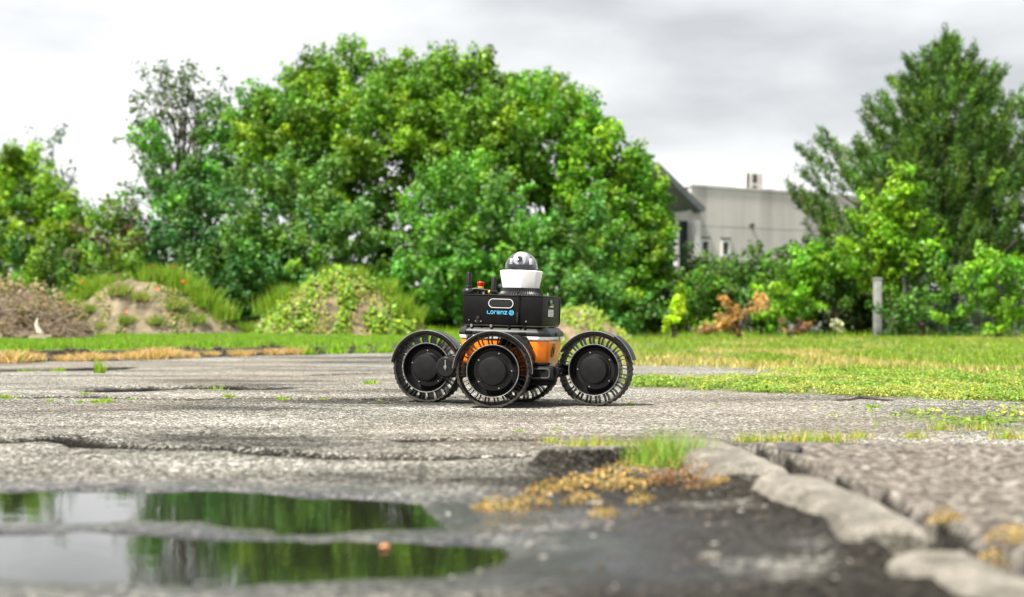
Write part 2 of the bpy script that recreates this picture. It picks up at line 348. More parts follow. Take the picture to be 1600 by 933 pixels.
asph = MIX(1.0, asph, RAMP(NOISE(1.3, 6), [(0.3, (0.85, 0.84, 0.80)), (0.7, (1.35, 1.35, 1.33))]), 'MULTIPLY')
bandm = n.new('ShaderNodeMapping'); bandm.inputs['Scale'].default_value = (0.35, 1.0, 1); l.new(tco, bandm.inputs[0])
bandn = n.new('ShaderNodeTexNoise'); bandn.inputs['Scale'].default_value = 1.1; bandn.inputs['Detail'].default_value = 7; bandn.inputs['Roughness'].default_value = 0.65; l.new(bandm.outputs[0], bandn.inputs['Vector'])
asph = MIX(1.0, asph, RAMP(bandn.outputs[0], [(0.36, (0.32, 0.315, 0.31)), (0.48, (0.95, 0.94, 0.92)), (0.62, (1.4, 1.39, 1.37))]), 'MULTIPLY')
asph = MIX(1.0, asph, RAMP(NOISE(14, 4), [(0.3, (0.72, 0.72, 0.72)), (0.7, (1.25, 1.25, 1.25))]), 'MULTIPLY')
sandc = RAMP(NOISE(40, 6), [(0.3, (0.17, 0.13, 0.095)), (0.7, (0.36, 0.29, 0.22))])
col = MIX(MATH('MULTIPLY', A('sand'), 0.25), asph, sandc)
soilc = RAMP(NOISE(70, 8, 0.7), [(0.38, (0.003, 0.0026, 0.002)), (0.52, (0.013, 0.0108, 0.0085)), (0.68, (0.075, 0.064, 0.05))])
slabc = RAMP(NOISE(38, 8, 0.7), [(0.36, (0.03, 0.025, 0.02)), (0.5, (0.145, 0.127, 0.108)), (0.62, (0.42, 0.385, 0.34))])
col = MIX(A('slab'), col, slabc)
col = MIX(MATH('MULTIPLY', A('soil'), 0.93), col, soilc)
grc = RAMP(NOISE(6, 8, 0.7), [(0.3, (0.20, 0.17, 0.10)), (0.5, (0.12, 0.15, 0.03)), (0.7, (0.10, 0.19, 0.02))])
col = MIX(MATH('MULTIPLY', A('crack'), 0.9), col, (0.010, 0.0095, 0.008))  # near black painted into the cracks for dirt and the depression's shade
col = MIX(MATH('MULTIPLY', A('green'), 0.75), col, grc)
col = MIX(A('lawn'), col, RAMP(NOISE(5, 6), [(0.3, (0.10, 0.19, 0.02)), (0.7, (0.17, 0.28, 0.025))]))
col = MIX(MATH('MULTIPLY', A('wet'), 0.95), col, MIX(1.0, col, (0.24, 0.24, 0.25), 'MULTIPLY'))
col = MIX(A('far'), col, (0.05, 0.06, 0.02))
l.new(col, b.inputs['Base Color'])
rr = MATH('SUBTRACT', 0.9, MATH('MULTIPLY', A('wet'), 0.74)); l.new(rr, b.inputs['Roughness'])
l.new(MATH('ADD', MATH('MULTIPLY', A('wet'), 0.55), 0.06), b.inputs['Specular IOR Level'])
hh = MATH('ADD', MATH('MULTIPLY', vo.outputs['Distance'], -1.0), MATH('MULTIPLY', NOISE(45, 8, 0.7), 2.0))
bp = n.new('ShaderNodeBump'); bp.inputs['Distance'].default_value = 0.006
l.new(MATH('SUBTRACT', 0.9, MATH('MULTIPLY', A('wet'), 0.72)), bp.inputs['Strength'])
l.new(hh, bp.inputs['Height']); l.new(bp.outputs[0], b.inputs['Normal'])
tag(link('ground', me, m), 'cracked grey asphalt yard with sandy patches running back to the lawn', kind='structure')

# water
wm = bpy.data.materials.new('puddle_water'); wm.use_nodes = True
wn = wm.node_tree.nodes; wl = wm.node_tree.links; wb = wn['Principled BSDF']
wb.inputs['Base Color'].default_value = (0.010, 0.010, 0.007, 1); wb.inputs['Roughness'].default_value = 0.03; wb.inputs['IOR'].default_value = 1.33
wb.inputs['Specular IOR Level'].default_value = 0.42
wt = wn.new('ShaderNodeTexCoord'); wmp = wn.new('ShaderNodeMapping'); wmp.inputs['Scale'].default_value = (1, 1, 1)
wz = wn.new('ShaderNodeTexNoise'); wz.inputs['Scale'].default_value = 16; wz.inputs['Detail'].default_value = 3
wl.new(wt.outputs['Object'], wmp.inputs[0]); wl.new(wmp.outputs[0], wz.inputs['Vector'])
wbp = wn.new('ShaderNodeBump'); wbp.inputs['Strength'].default_value = 0.10; wbp.inputs['Distance'].default_value = 0.004
wl.new(wz.outputs[0], wbp.inputs['Height']); wl.new(wbp.outputs[0], wb.inputs['Normal'])
wx = np.linspace(-1.75, 0.12, 90); wy = np.linspace(2.05, 3.85, 80)
WX, WY = np.meshgrid(wx, wy); ii = np.arange(WX.size).reshape(WX.shape)
keep = (pud(WX, WY) > -0.75)
kk = keep[:-1, :-1] & keep[1:, 1:] & keep[:-1, 1:] & keep[1:, :-1]
wf = np.stack([ii[:-1, :-1], ii[:-1, 1:], ii[1:, 1:], ii[1:, :-1]], -1)[kk].reshape(-1)
WZ = -0.0095
me = np_mesh('puddle', np.stack([WX, WY, np.full_like(WX, WZ)], -1).reshape(-1, 3), wf, 4, smooth=True)
tag(link('puddle', me, wm), 'shallow puddle reflecting the trees and pale sky', kind='structure')

# ------------------------------------------------------------ mesh primitives for built objects
class MB:
    def __init__(s): s.v = []; s.f = []
    def add(s, v, f):
        o = len(s.v); s.v += [tuple(p) for p in v]; s.f += [tuple(i + o for i in q) for q in f]; return s
    def box(s, c, sz, rot=None):
        hx, hy, hz = sz[0] / 2, sz[1] / 2, sz[2] / 2
        v = [Vector((x, y, z)) for x in (-hx, hx) for y in (-hy, hy) for z in (-hz, hz)]
        if rot is not None: v = [rot @ p for p in v]
        v = [p + Vector(c) for p in v]
        return s.add(v, [(0, 1, 3, 2), (4, 6, 7, 5), (0, 4, 5, 1), (2, 3, 7, 6), (0, 2, 6, 4), (1, 5, 7, 3)])
    def loft(s, rings, cap=True, closed=True):
        nn = len(rings[0]); v = [p for r in rings for p in r]; f = []
        for k in range(len(rings) - 1):
            for i in range(nn if closed else nn - 1):
                j = (i + 1) % nn
                f.append((k * nn + i, k * nn + j, (k + 1) * nn + j, (k + 1) * nn + i))
        if cap: f.append(tuple(range(nn))[::-1]); f.append(tuple((len(rings) - 1) * nn + i for i in range(nn)))
        return s.add(v, f)
    def tube(s, pts, rad, n=8, cap=True):
        pts = [Vector(p) for p in pts]; rings = []
        if not isinstance(rad, (list, tuple)): rad = [rad] * len(pts)
        for k, p in enumerate(pts):
            t = (pts[min(k + 1, len(pts) - 1)] - pts[max(k - 1, 0)]).normalized()
            a = t.orthogonal() if k == 0 else (a - t * a.dot(t))
            a.normalize(); bb = t.cross(a)
            rings.append([p + (a * math.cos(q) + bb * math.sin(q)) * rad[k] for q in [2 * PI * i / n for i in range(n)]])
        return s.loft(rings, cap)
    def lathe(s, prof, n=32, axis='z', c=(0, 0, 0), cap=False):
        rings = []
        for r, h in prof:
            ring = []
            for i in range(n):
                q = 2 * PI * i / n
                if axis == 'z': p = (r * math.cos(q), r * math.sin(q), h)
                else: p = (r * math.cos(q), h, r * math.sin(q))
                ring.append((p[0] + c[0], p[1] + c[1], p[2] + c[2]))
            rings.append(ring)
        return s.loft(rings, cap)
    def build(s, name, mt, parent=None, bevel=0.0, smooth=False, loc=None, seg=2):
        me = bpy.data.meshes.new(name); me.from_pydata(s.v, [], s.f)
        bm = bmesh.new(); bm.from_mesh(me)
        bmesh.ops.recalc_face_normals(bm, faces=bm.faces)
        if bevel:
            ed = [e_ for e_ in bm.edges if len(e_.link_faces) == 2 and e_.calc_face_angle(0) > 0.5]
            bmesh.ops.bevel(bm, geom=ed, offset=bevel, segments=seg, profile=0.5, affect='EDGES', clamp_overlap=True)
        bm.to_mesh(me); bm.free()
        if smooth or bevel:
            me.polygons.foreach_set('use_smooth', [True] * len(me.polygons))
            me.set_sharp_from_angle(angle=math.radians(38))
        return link(name, me, mt, parent, loc)

# ------------------------------------------------------------ the robot
robot = empty('inspection_robot', (-0.01, 7.5, 0.0), math.radians(-15))
tag(robot, 'orange and black four wheeled inspection robot with a clear dome on top', 'robot')
R_ = Matrix.Translation((0, 0, 0.25)) @ Matrix.Rotation(math.radians(1.7), 4, 'Y') @ Matrix.Translation((0, 0, -0.25))
def tilt(o): o.matrix_local = R_ @ o.matrix_local; return o
def octa(a, b_, c): return [(-a + c, -b_), (a - c, -b_), (a, -b_ + c), (a, b_ - c), (a - c, b_), (-a + c, b_), (-a, b_ - c), (-a, -b_ + c)]
def prism(secs):
    mb = MB(); mb.loft([[(x, y, z) for x, y in octa(a, b_, c)] for a, b_, c, z in secs]); return mb
body = tilt(prism([(0.150, 0.12, 0.03, 0.150), (0.203, 0.172, 0.035, 0.212), (0.216, 0.186, 0.04, 0.325)]).build('body_shell', M['orange'], robot, 0.006))
for o_ in (body,): o_.scale.x = 1.03; o_.location.x += 0.007
prism([(0.2205, 0.1905, 0.042, 0.3275), (0.223, 0.193, 0.042, 0.345)]).build('white_stripe', M['white'], body, 0.002)
cov = tilt(prism([(0.225, 0.195, 0.042, 0.3455), (0.226, 0.196, 0.042, 0.365), (0.206, 0.178, 0.042, 0.386), (0.200, 0.170, 0.04, 0.389)]).build('top_cover', M['grey'], robot, 0.006)); cov.scale.x = 1.03; cov.location.x += 0.007
for u in (-0.165, 0.1): MB().box((u, -0.197, 0.356), (0.035, 0.008, 0.018)).build('latch', M['blackmatt'], cov, 0.002)
MB().box((0.2265, -0.02, 0.356), (0.006, 0.03, 0.016)).build('latch', M['blackmatt'], cov, 0.001)
mb = MB()       # emblem: two facing crescents on the side panel
for sgn, a0, a1 in ((1, -75, 75), (-1, 105, 255)):
    out_ = []; 
    for k in range(13):
        q = math.radians(a0 + (a1 - a0) * k / 12)
        w = 0.007 * math.sin(PI * k / 12) + 0.0015
        out_.append([(0, (0.029 - w) * math.cos(q), (0.036 - w) * math.sin(q)), (0, 0.029 * math.cos(q), 0.036 * math.sin(q)),
                     (0.002, 0.029 * math.cos(q), 0.036 * math.sin(q)), (0.002, (0.029 - w) * math.cos(q), (0.036 - w) * math.sin(q))])
    mb.loft(out_)
mb.box((0.001, 0.004, 0.0), (0.002, 0.006, 0.034), Matrix.Rotation(0.25, 3, 'X'))
em = mb.build('emblem', M['blackmatt'], body); em.location = (0.2135, -0.025, 0.277); em.rotation_euler = (0, math.radians(9.5), 0)
MB().box((0.2245, 0.06, 0.335), (0.003, 0.0025, 0.019)).build('seam', M['grey'], body)
belly = tilt(prism([(0.10, 0.10, 0.02, 0.115), (0.17, 0.14, 0.03, 0.149)]).build('belly_pan', M['black'], robot, 0.004))
# dark side brackets framing the near wheel
mb = MB()
def slab(pts, y0, y1):
    mb.loft([[(x, y0, z) for x, z in pts], [(x, y1, z) for x, z in pts]])
slab([(0.015, 0.352), (0.105, 0.350), (0.140, 0.325), (0.172, 0.272), (0.180, 0.240), (0.176, 0.20), (0.150, 0.205), (0.145, 0.25), (0.11, 0.29), (0.0, 0.30)], -0.232, -0.191)
bk = tilt(mb.build('wheel_bracket', M['black'], robot, 0.004))
mb = MB(); slab([(-0.165, 0.343), (-0.14, 0.343), (-0.175, 0.25), (-0.19, 0.21), (-0.205, 0.22)], -0.2, -0.186); tilt(mb.build('wheel_bracket', M['blackmatt'], robot, 0.003))
mb = MB(); slab([(0.10, 0.343), (0.135, 0.343), (0.148, 0.318), (0.168, 0.285), (0.150, 0.285)], -0.203, -0.188); tilt(mb.build('strap', M['blackmatt'], robot, 0.002))
mb = MB(); slab([(0.132, 0.195), (0.160, 0.215), (0.158, 0.15), (0.150, 0.138), (0.132, 0.14)], -0.202, -0.15); tilt(mb.build('lower_panel', M['orange'], robot, 0.003))
# payload box
mb = MB(); mb.box((0.0065, 0, 0.4705), (0.402, 0.38, 0.143))
pay = tilt(mb.build('payload_box', M['blackmatt'], robot, 0.004))
def rrect(w, h, r, n_=8):
    p = []
    for cx, cz, a0 in ((w / 2 - r, h / 2 - r, 0), (-w / 2 + r, h / 2 - r, 90), (-w / 2 + r, -h / 2 + r, 180), (w / 2 - r, -h / 2 + r, 270)):
        for k in range(n_ + 1):
            q = math.radians(a0 + 90 * k / n_); p.append((cx + r * math.cos(q), cz + r * math.sin(q)))
    return p
def face_loop(mb, pts, c, y0, y1):   # solid plate on the front face
    mb.loft([[(c[0] + x, y0, c[1] + z) for x, z in pts], [(c[0] + x, y1, c[1] + z) for x, z in pts]])
def face_ring(mb, po, pi, c, y0, y1):
    n_ = len(po); rings = []
    for i in range(n_):
        rings.append([(c[0] + po[i][0], y0, c[1] + po[i][1]), (c[0] + po[i][0], y1, c[1] + po[i][1]), (c[0] + pi[i][0], y1, c[1] + pi[i][1]), (c[0] + pi[i][0], y0, c[1] + pi[i][1])])
    rings.append(rings[0]); mb.loft(rings, cap=False)
mb = MB(); mb.box((0.0065, 0, 0.5435), (0.408, 0.386, 0.004)); mb.build('lid', M['grey'], pay, 0.0012)
fy = -0.19
cw = (-0.002, 0.503)
mb = MB(); face_ring(mb, rrect(0.126, 0.045, 0.0224), rrect(0.1208, 0.0398, 0.0198), cw, fy - 0.004, fy + 0.002); mb.build('camera_bezel', M['whitepaint'], pay)
mb = MB(); face_loop(mb, rrect(0.119, 0.038, 0.0189), cw, fy - 0.0015, fy + 0.001); win = mb.build('camera_window', M['lens'], pay)
for u in (-0.04, 0, 0.04): MB().lathe([(0.0001, fy - 0.003), (0.0038, fy - 0.003), (0.0042, fy - 0.0012)], 14, 'y', (cw[0] + u, 0, cw[1])).build('lens', M['grey'], pay)
# lettering L o r e n z
def strokes(mb, segs, ox, oz, s, w, y0, y1):
    for pl in segs:
        for (ax, az), (bx, bz) in zip(pl[:-1], pl[1:]):
            a = Vector((ox + ax * s, 0, oz + az * s)); c_ = Vector((ox + bx * s, 0, oz + bz * s)); d = (c_ - a)
            ln = d.length + w * 0.9; an = math.atan2(d.z, d.x)
            mb.box(((a.x + c_.x) / 2, (y0 + y1) / 2, (a.z + c_.z) / 2), (ln, abs(y1 - y0), w), Matrix.Rotation(-an, 3, 'Y'))
glyph = {'L': [[(0, 1), (0, 0.15), (0.15, 0), (0.85, 0)]], 'O': [[(0.1, 0), (0.8, 0), (0.9, 0.15), (0.9, 0.85), (0.8, 1), (0.1, 1), (0, 0.85), (0, 0.15), (0.1, 0)]],
         'R': [[(0, 0), (0, 0.8), (0.2, 1), (0.7, 1)]], 'E': [[(0.85, 0), (0.15, 0), (0, 0.15), (0, 0.85), (0.15, 1), (0.75, 1), (0.88, 0.85), (0.88, 0.5), (0, 0.5)]],
         'N': [[(0, 0), (0, 1), (0.75, 1), (0.9, 0.85), (0.9, 0)]], 'Z': [[(0, 1), (0.9, 1), (0, 0), (0.9, 0)]]}
mb = MB(); ox = -0.070
for ch, adv in (('L', 1.28), ('O', 1.35), ('R', 1.12), ('E', 1.35), ('N', 1.38), ('Z', 1.3)):
    strokes(mb, glyph[ch], ox, 0.4515, 0.0135, 0.0030, fy - 0.0013, fy - 0.0002); ox += adv * 0.0135
mb.build('lettering', M['blue'], pay)
mb = MB(); cc = (0.052, 0.4585); r0 = 0.0125
po = [(r0 * math.cos(2 * PI * k / 28), r0 * math.sin(2 * PI * k / 28)) for k in range(28)]
face_ring(mb, po, [(x * .82, z * .82) for x, z in po], cc, fy - 0.0013, fy - 0.0002)
for k in range(4):
    q = PI / 2 * k + PI / 4 * 0.6; x0, z0 = 0.0058 * math.cos(q), 0.0058 * math.sin(q)
    pe = [(x0 + 0.0034 * math.cos(t), z0 + 0.0034 * math.sin(t)) for t in [2 * PI * j / 12 for j in range(12)]]
    face_ring(mb, pe, [(x0 + (x - x0) * .45, z0 + (z - z0) * .45) for x, z in pe], cc, fy - 0.0013, fy - 0.0002)
mb.build('logo', M['white'] if False else M['blue'], pay)
# screws, plug bracket
for u, z_, r_ in ((-0.163, 0.418, 0.0034), (-0.128, 0.413, 0.0032), (-0.101, 0.413, 0.0042), (0.128, 0.418, 0.0048)):
    MB().lathe([(0.0001, fy - 0.004), (r_ * .8, fy - 0.004), (r_, fy - 0.002), (r_, fy)], 14, 'y', (u, 0, z_)).build('screw', M['steel'], pay, smooth=True)
mb = MB(); face_loop(mb, [(-.018, -.012), (.018, -.012), (.018, 0), (.006, .012), (-.006, .012), (-.018, 0)], (-0.1145, 0.416), fy - 0.002, fy + 0.001); mb.build('bracket', M['grey'], pay, 0.001)
MB().lathe([(0.0001, fy - 0.016), (0.008, fy - 0.015), (0.010, fy - 0.010), (0.010, fy)], 18, 'y', (-0.1145, 0, 0.429)).build('plug', M['grey'], pay, smooth=True)
MB().tube([(0.086, fy - 0.012, 0.408), (0.086, fy - 0.012, 0.50), (0.087, fy - 0.012, 0.556)], 0.0028, 10).build('rod', M['black'], pay, smooth=True)
MB().box((0.086, fy - 0.008, 0.436), (0.009, 0.016, 0.05)).build('rod_holder', M['grey'], pay, 0.002)
MB().lathe([(0.0001, 0.566), (0.004, 0.565), (0.0045, 0.556), (0.003, 0.552)], 12, 'z', (0.087, fy - 0.012, 0)).build('rod_tip', M['grey'], pay, smooth=True)
# right face: camera and sticker
sx = 0.2075
MB().box((sx + 0.002, -0.015, 0.512), (0.006, 0.088, 0.032)).build('side_camera', M['lens'], pay, 0.002)
MB().box((sx + 0.003, -0.015, 0.4935), (0.006, 0.070, 0.005)).build('camera_trim', M['white'], pay, 0.001)
mb = MB(); mb.box((sx + 0.0006, -0.015, 0.462), (0.0012, 0.105, 0.034)); stk = mb.build('sticker', M['white'], pay)
for k in range(4): MB().box((sx + 0.0016, -0.015 + 0.004 * (k % 2), 0.474 - k * 0.0075), (0.0008, 0.085 - 0.012 * (k % 2), 0.0022)).build('print_line', M['grey'], pay)
MB().box((sx + 0.0012, 0.182, 0.47), (0.003, 0.012, 0.12)).build('corner_trim', M['black'], pay, 0.001)
mb = MB(); mb.box((0.0065, 0, 0.395), (0.392, 0.372, 0.006)); pl = tilt(mb.build('mounting_plate', M['olive'], robot, 0.001))
for u in (-0.15, -0.05, 0.04, 0.12): MB().lathe([(0.007, 0.3845), (0.007, 0.398)], 10, 'z', (u, -0.187, 0), True).build('spacer', M['steel'] if u < 0 else M['black'], pl)
MB().box((0.15, -0.17, 0.3915), (0.05, 0.03, 0.009)).build('foot', M['blackmatt'], pl, 0.002)
MB().box((0.185, 0.12, 0.3915), (0.03, 0.05, 0.009)).build('foot', M['blackmatt'], pl, 0.002)
for u, v in ((-0.11, -0.13), (0.185, 0.0)):
    MB().lathe([(0.006, 0.5455), (0.006, 0.553), (0.004, 0.562), (0.0001, 0.563)], 12, 'z', (u, v, 0)).build('stud', M['steel'], pay, smooth=True)
# ribbed cone, white collar, dome
dc = (0.047, 0.0)
mb = MB(); nrib = 56
rings = []
for r, z_ in ((0.110, 0.5457), (0.108, 0.553), (0.098, 0.566), (0.094, 0.583)):
    rings.append([(dc[0] + (r + (0.0035 if i % 2 else -0.0025)) * math.cos(2 * PI * i / (2 * nrib)), dc[1] + (r + (0.0035 if i % 2 else -0.0025)) * math.sin(2 * PI * i / (2 * nrib)), z_) for i in range(2 * nrib)])
mb.loft(rings)
tur = tilt(mb.build('ribbed_base', M['grey'], robot))
for k in range(18):   # light slots round the foot
    q = math.radians(-150 + 120 * k / 17)
    MB().box((dc[0] + 0.1125 * math.cos(q), dc[1] + 0.1125 * math.sin(q), 0.5505), (0.004, 0.0035, 0.006), Matrix.Rotation(q, 3, 'Z')).build('slot', M['steel'], tur)
def ngon(r, n_, z_, rot): return [(dc[0] + r * math.cos(2 * PI * i / n_ + rot), dc[1] + r * math.sin(2 * PI * i / n_ + rot), z_) for i in range(n_)]
mb = MB(); mb.loft([ngon(0.0935, 8, 0.583, .25), ngon(0.0935, 8, 0.586, .25), ngon(0.1075, 8, 0.664, .25), ngon(0.1065, 8, 0.669, .25), ngon(0.094, 8, 0.672, .25)])
col_ = tilt(mb.build('white_collar', M['white'], robot, 0.004))
MB().lathe([(0.0001, 0.673), (0.089, 0.673), (0.089, 0.678), (0.0855, 0.6785)], 48, 'z', (dc[0], dc[1], 0)).build('seal_ring', M['grey'], col_, smooth=True)
def dome_prof(r, z0, straight):
    p = [(r, z0), (r, z0 + straight)]
    for k in range(1, 15):
        q = PI / 2 * k / 14; p.append((max(r * math.cos(q), 0.0001), z0 + straight + r * math.sin(q)))
    return p
op = dome_prof(0.0835, 0.675, 0.008); ip = dome_prof(0.0812, 0.675, 0.008)
mb = MB(); mb.lathe(op + ip[::-1], 56, 'z', (dc[0], dc[1], 0))
dome = tilt(mb.build('clear_dome', M['glass'], robot, smooth=True))
mb = MB(); mb.lathe([(0.0001, 0.679), (0.073, 0.679), (0.074, 0.682), (0.074, 0.698), (0.072, 0.701), (0.0001, 0.701)], 40, 'z', (dc[0], dc[1], 0))
mb.build('camera_turntable', M['blackmatt'], dome, smooth=True)
mb = MB(); mb.lathe([(0.0001, -0.045), (0.030, -0.041), (0.039, -0.026), (0.040, 0.026), (0.030, 0.041), (0.0001, 0.045)], 24, 'y', (dc[0], 0, 0.725)); mb.build('camera_head', M['whitepaint'], dome, smooth=True)
for sg in (-1, 1): MB().box((dc[0] + sg * 0.050, 0, 0.715), (0.016, 0.042, 0.034)).build('camera_fork', M['white'], dome, 0.004)
MB().lathe([(0.0001, -0.050), (0.013, -0.050), (0.016, -0.04)], 20, 'y', (dc[0], 0, 0.727)).build('camera_lens', M['lens'], dome, smooth=True)
# antennas, button, bar
def antenna(u, v, z0, hgt, r):
    mb = MB(); mb.lathe([(0.0001, z0), (r * 1.25, z0), (r * 1.25, z0 + 0.012), (r, z0 + 0.016), (r, z0 + 0.03), (r * .97, z0 + 0.031), (r * .97, z0 + hgt - 0.003), (r * .8, z0 + hgt), (0.0001, z0 + hgt)], 22, 'z', (u, v, 0))
    return tilt(mb.build('antenna', M['black'], robot, smooth=True))
an = antenna(-0.182, -0.15, 0.572, 0.082, 0.0135)
MB().lathe([(0.0001, 0.5457), (0.026, 0.5457), (0.031, 0.556), (0.029, 0.566), (0.019, 0.575), (0.0001, 0.576)], 24, 'z', (-0.182, -0.15, 0)).build('antenna_foot', M['grey'], an, smooth=True)
an = antenna(-0.112, 0.06, 0.5457, 0.090, 0.013)
mb = MB(); mb.tube([(-0.177, -0.152, 0.564), (-0.14, -0.154, 0.571), (-0.10, -0.155, 0.567), (-0.035, -0.155, 0.558), (-0.03, -0.155, 0.552)], [0.010, 0.009, 0.007, 0.007, 0.005], 12)
bar = tilt(mb.build('cable_bar', M['black'], robot, smooth=True))
mb = MB(); mb.tube([(-0.077, -0.155, 0.559), (-0.069, -0.155, 0.5575)], 0.0105, 14); mb.build('cable_tie', M['yellow'], bar)
mb = MB(); mb.lathe([(0.0001, 0.570), (0.015, 0.570), (0.015, 0.586), (0.0001, 0.586)], 24, 'z', (-0.140, -0.08, 0)); eb = tilt(mb.build('emergency_stop', M['yellow'], robot, smooth=True))
MB().lathe([(0.0001, 0.5457), (0.014, 0.5457), (0.014, 0.5698), (0.0001, 0.5698)], 24, 'z', (-0.140, -0.08, 0)).build('button_base', M['black'], eb, smooth=True)
MB().lathe([(0.0001, 0.586), (0.013, 0.586), (0.0165, 0.594), (0.018, 0.606), (0.016, 0.609), (0.0001, 0.61)], 24, 'z', (-0.140, -0.08, 0)).build('button_cap', M['red'], eb, smooth=True)

# wheels -------------------------------------------------------------
WR = 0.180
def wheel_meshes():
    d = {}
    mb = MB(); nseg = 168; rings = []
    for r, y in ((0.1655, -0.052), (0.173, -0.054), (0.1765, -0.048), (0.1765, 0.048), (0.173, 0.054), (0.1655, 0.052), (0.1655, -0.052)):
        ring = []
        for i in range(nseg):
            q = 2 * PI * i / nseg; k = 0.0035 if (i % 4 < 2 and r > 0.17) else 0.0
            if r > 0.17 and abs(y) < 0.05 and (i % 8 < 2): k = 0.0035
            ring.append(((r + k) * math.cos(q), y, (r + k) * math.sin(q)))
        rings.append(ring)
    mb.loft(rings, cap=False); d['tyre'] = mb
    mb = MB(); rings = []     # one curved spoke, standing at angle 0
    for k in range(5):
        t = k / 4; r = 0.1245 + t * 0.0425; bow = 0.0040 * math.sin(PI * t); w = 0.0011 + 0.0012 * abs(t - .5)
        rings.append([(r, -0.047, bow - w), (r, -0.047, bow + w), (r, 0.004, bow + w), (r, 0.004, bow - w)])
    mb.loft(rings); d['spoke'] = mb
    mb = MB()
    mb.lathe([(0.119, 0.045), (0.126, 0.045), (0.127, 0.043), (0.127, -0.047), (0.1255, -0.051), (0.121, -0.051), (0.119, -0.047), (0.116, -0.030), (0.106, -0.020), (0.098, -0.017), (0.096, -0.0145), (0.0001, -0.0145), (0.0001, 0.02), (0.119, 0.02), (0.119, 0.045)], 72, 'y')
    d['rim'] = mb
    mb = MB(); mb.lathe([(0.0755, -0.0145), (0.0755, -0.026), (0.0738, -0.028), (0.071, -0.028), (0.0690, -0.030), (0.0690, -0.066), (0.0655, -0.072), (0.060, -0.074), (0.0001, -0.0745)], 56, 'y'); d['hub'] = mb
    mb = MB(); mb.lathe([(0.0752, -0.0262), (0.0758, -0.0275), (0.0748, -0.0285), (0.0738, -0.0282)], 56, 'y'); d['trim_ring'] = mb
    mb = MB(); mb.lathe([(0.1245, -0.0512), (0.1262, -0.0528), (0.1278, -0.0505), (0.1276, -0.048)], 72, 'y'); d['rim_lip'] = mb
    mb = MB(); mb.lathe([(0.0001, -0.021), (0.0036, -0.0205), (0.0045, -0.018), (0.0045, -0.014)], 12, 'y'); d['bolt'] = mb
    mb = MB(); mb.lathe([(0.0001, 0.075), (0.06, 0.075), (0.066, 0.065), (0.066, 0.02)], 40, 'y'); d['motor'] = mb
    return d
wmsh = {}
for k, mb in wheel_meshes().items():
    o = mb.build(k, {'tyre': M['rubber'], 'spoke': M['black'], 'rim': M['blackgloss'], 'hub': M['black'], 'trim_ring': M['steel'], 'bolt': M['steel'], 'rim_lip': M['edge'], 'motor': M['black']}[k], smooth=(k not in ('tyre',)))
    wmsh[k] = o.data; bpy.data.objects.remove(o)
def wheel(u, v, zc, yaw, rot0, R=1.0):
    w = bpy.data.objects.new('wheel', wmsh['rim']); C.objects.link(w); w.parent = robot
    w.location = (u, v, zc); w.rotation_euler = (0, 0, yaw); w.scale = (R, R, R)
    for k in ('tyre', 'hub', 'trim_ring', 'rim_lip', 'motor'):
        link(k, wmsh[k], parent=w)
    ns = 40
    for i in range(ns):
        s_ = link('spoke', wmsh['spoke'], parent=w)
        s_.rotation_euler = (0, -2 * PI * (i + 0.12 * (-1) ** i) / ns, 0)
    for i in range(5):
        bt = link('bolt', wmsh['bolt'], parent=w); q = rot0 + 2 * PI * i / 5; bt.location = (0.088 * math.cos(q), 0, 0.088 * math.sin(q))
    return w
def g_at(u, v):
    p = robot.matrix_world if False else Matrix.Translation((-0.01, 7.5, 0)) @ Matrix.Rotation(math.radians(-15), 4, 'Z')
    q = p @ Vector((u, v, 0)); return float(gz(q.x, q.y))
wpos = {'left': (-0.452, 0.08), 'near': (0.000, -0.30), 'right': (0.440, 0.0), 'rear': (0.005, 0.265)}
ws = {}
for k, yaw, r0 in (('left', 0, 0.35), ('near', math.radians(9), 0.0), ('right', 0, 0.6), ('rear', 0, 0.1)):
    u, v = wpos[k]; sz = 1.0
    ws[k] = wheel(u, v, WR * sz - 0.002 + g_at(u, v), yaw, r0)
def fender(wk, a0, a1, r=0.187, y0=-0.06, y1=0.06, name='fender', lip=True, thick=0.0035, mt='blackgloss', lift=0.0):
    mb = MB(); rings = []
    for k in range(41):
        q = math.radians(a0 + (a1 - a0) * k / 40); c_, s_ = math.cos(q), math.sin(q)
        prof = [(r - 0.010, y0), (r, y0 - 0.001), (r + thick, y0 + 0.004), (r + thick + 0.001, 0), (r + thick, y1 - 0.004), (r, y1), (r - 0.010, y1), (r - 0.007, y1 - 0.004), (r - 0.001, y1 - 0.006), (r - 0.001, y0 + 0.006), (r - 0.007, y0 + 0.004)]
        rings.append([(rr_ * c_, yy, rr_ * s_) for rr_, yy in prof])
    mb.loft(rings)
    w = ws[wk]; o = mb.build(name, M[mt], robot, smooth=True); o.location = w.location; o.rotation_euler = w.rotation_euler
    e_ = MB(); e_.tube([((r + thick) * math.cos(math.radians(a0 + (a1 - a0) * k / 40)), y0 + 0.001, (r + thick) * math.sin(math.radians(a0 + (a1 - a0) * k / 40))) for k in range(41)], 0.0016, 6)
    e_.build('edge_highlight', M['edge'], o, smooth=True); return o  # grey bead standing in for the highlight along the fender edge
fender('left', 30, 172); fender('near', -4, 176, r=0.189); fender('right', 22, 152); fender('rear', 20, 160)
fl = fender('right', 14, 58, r=0.195, name='fender_flap', mt='black')
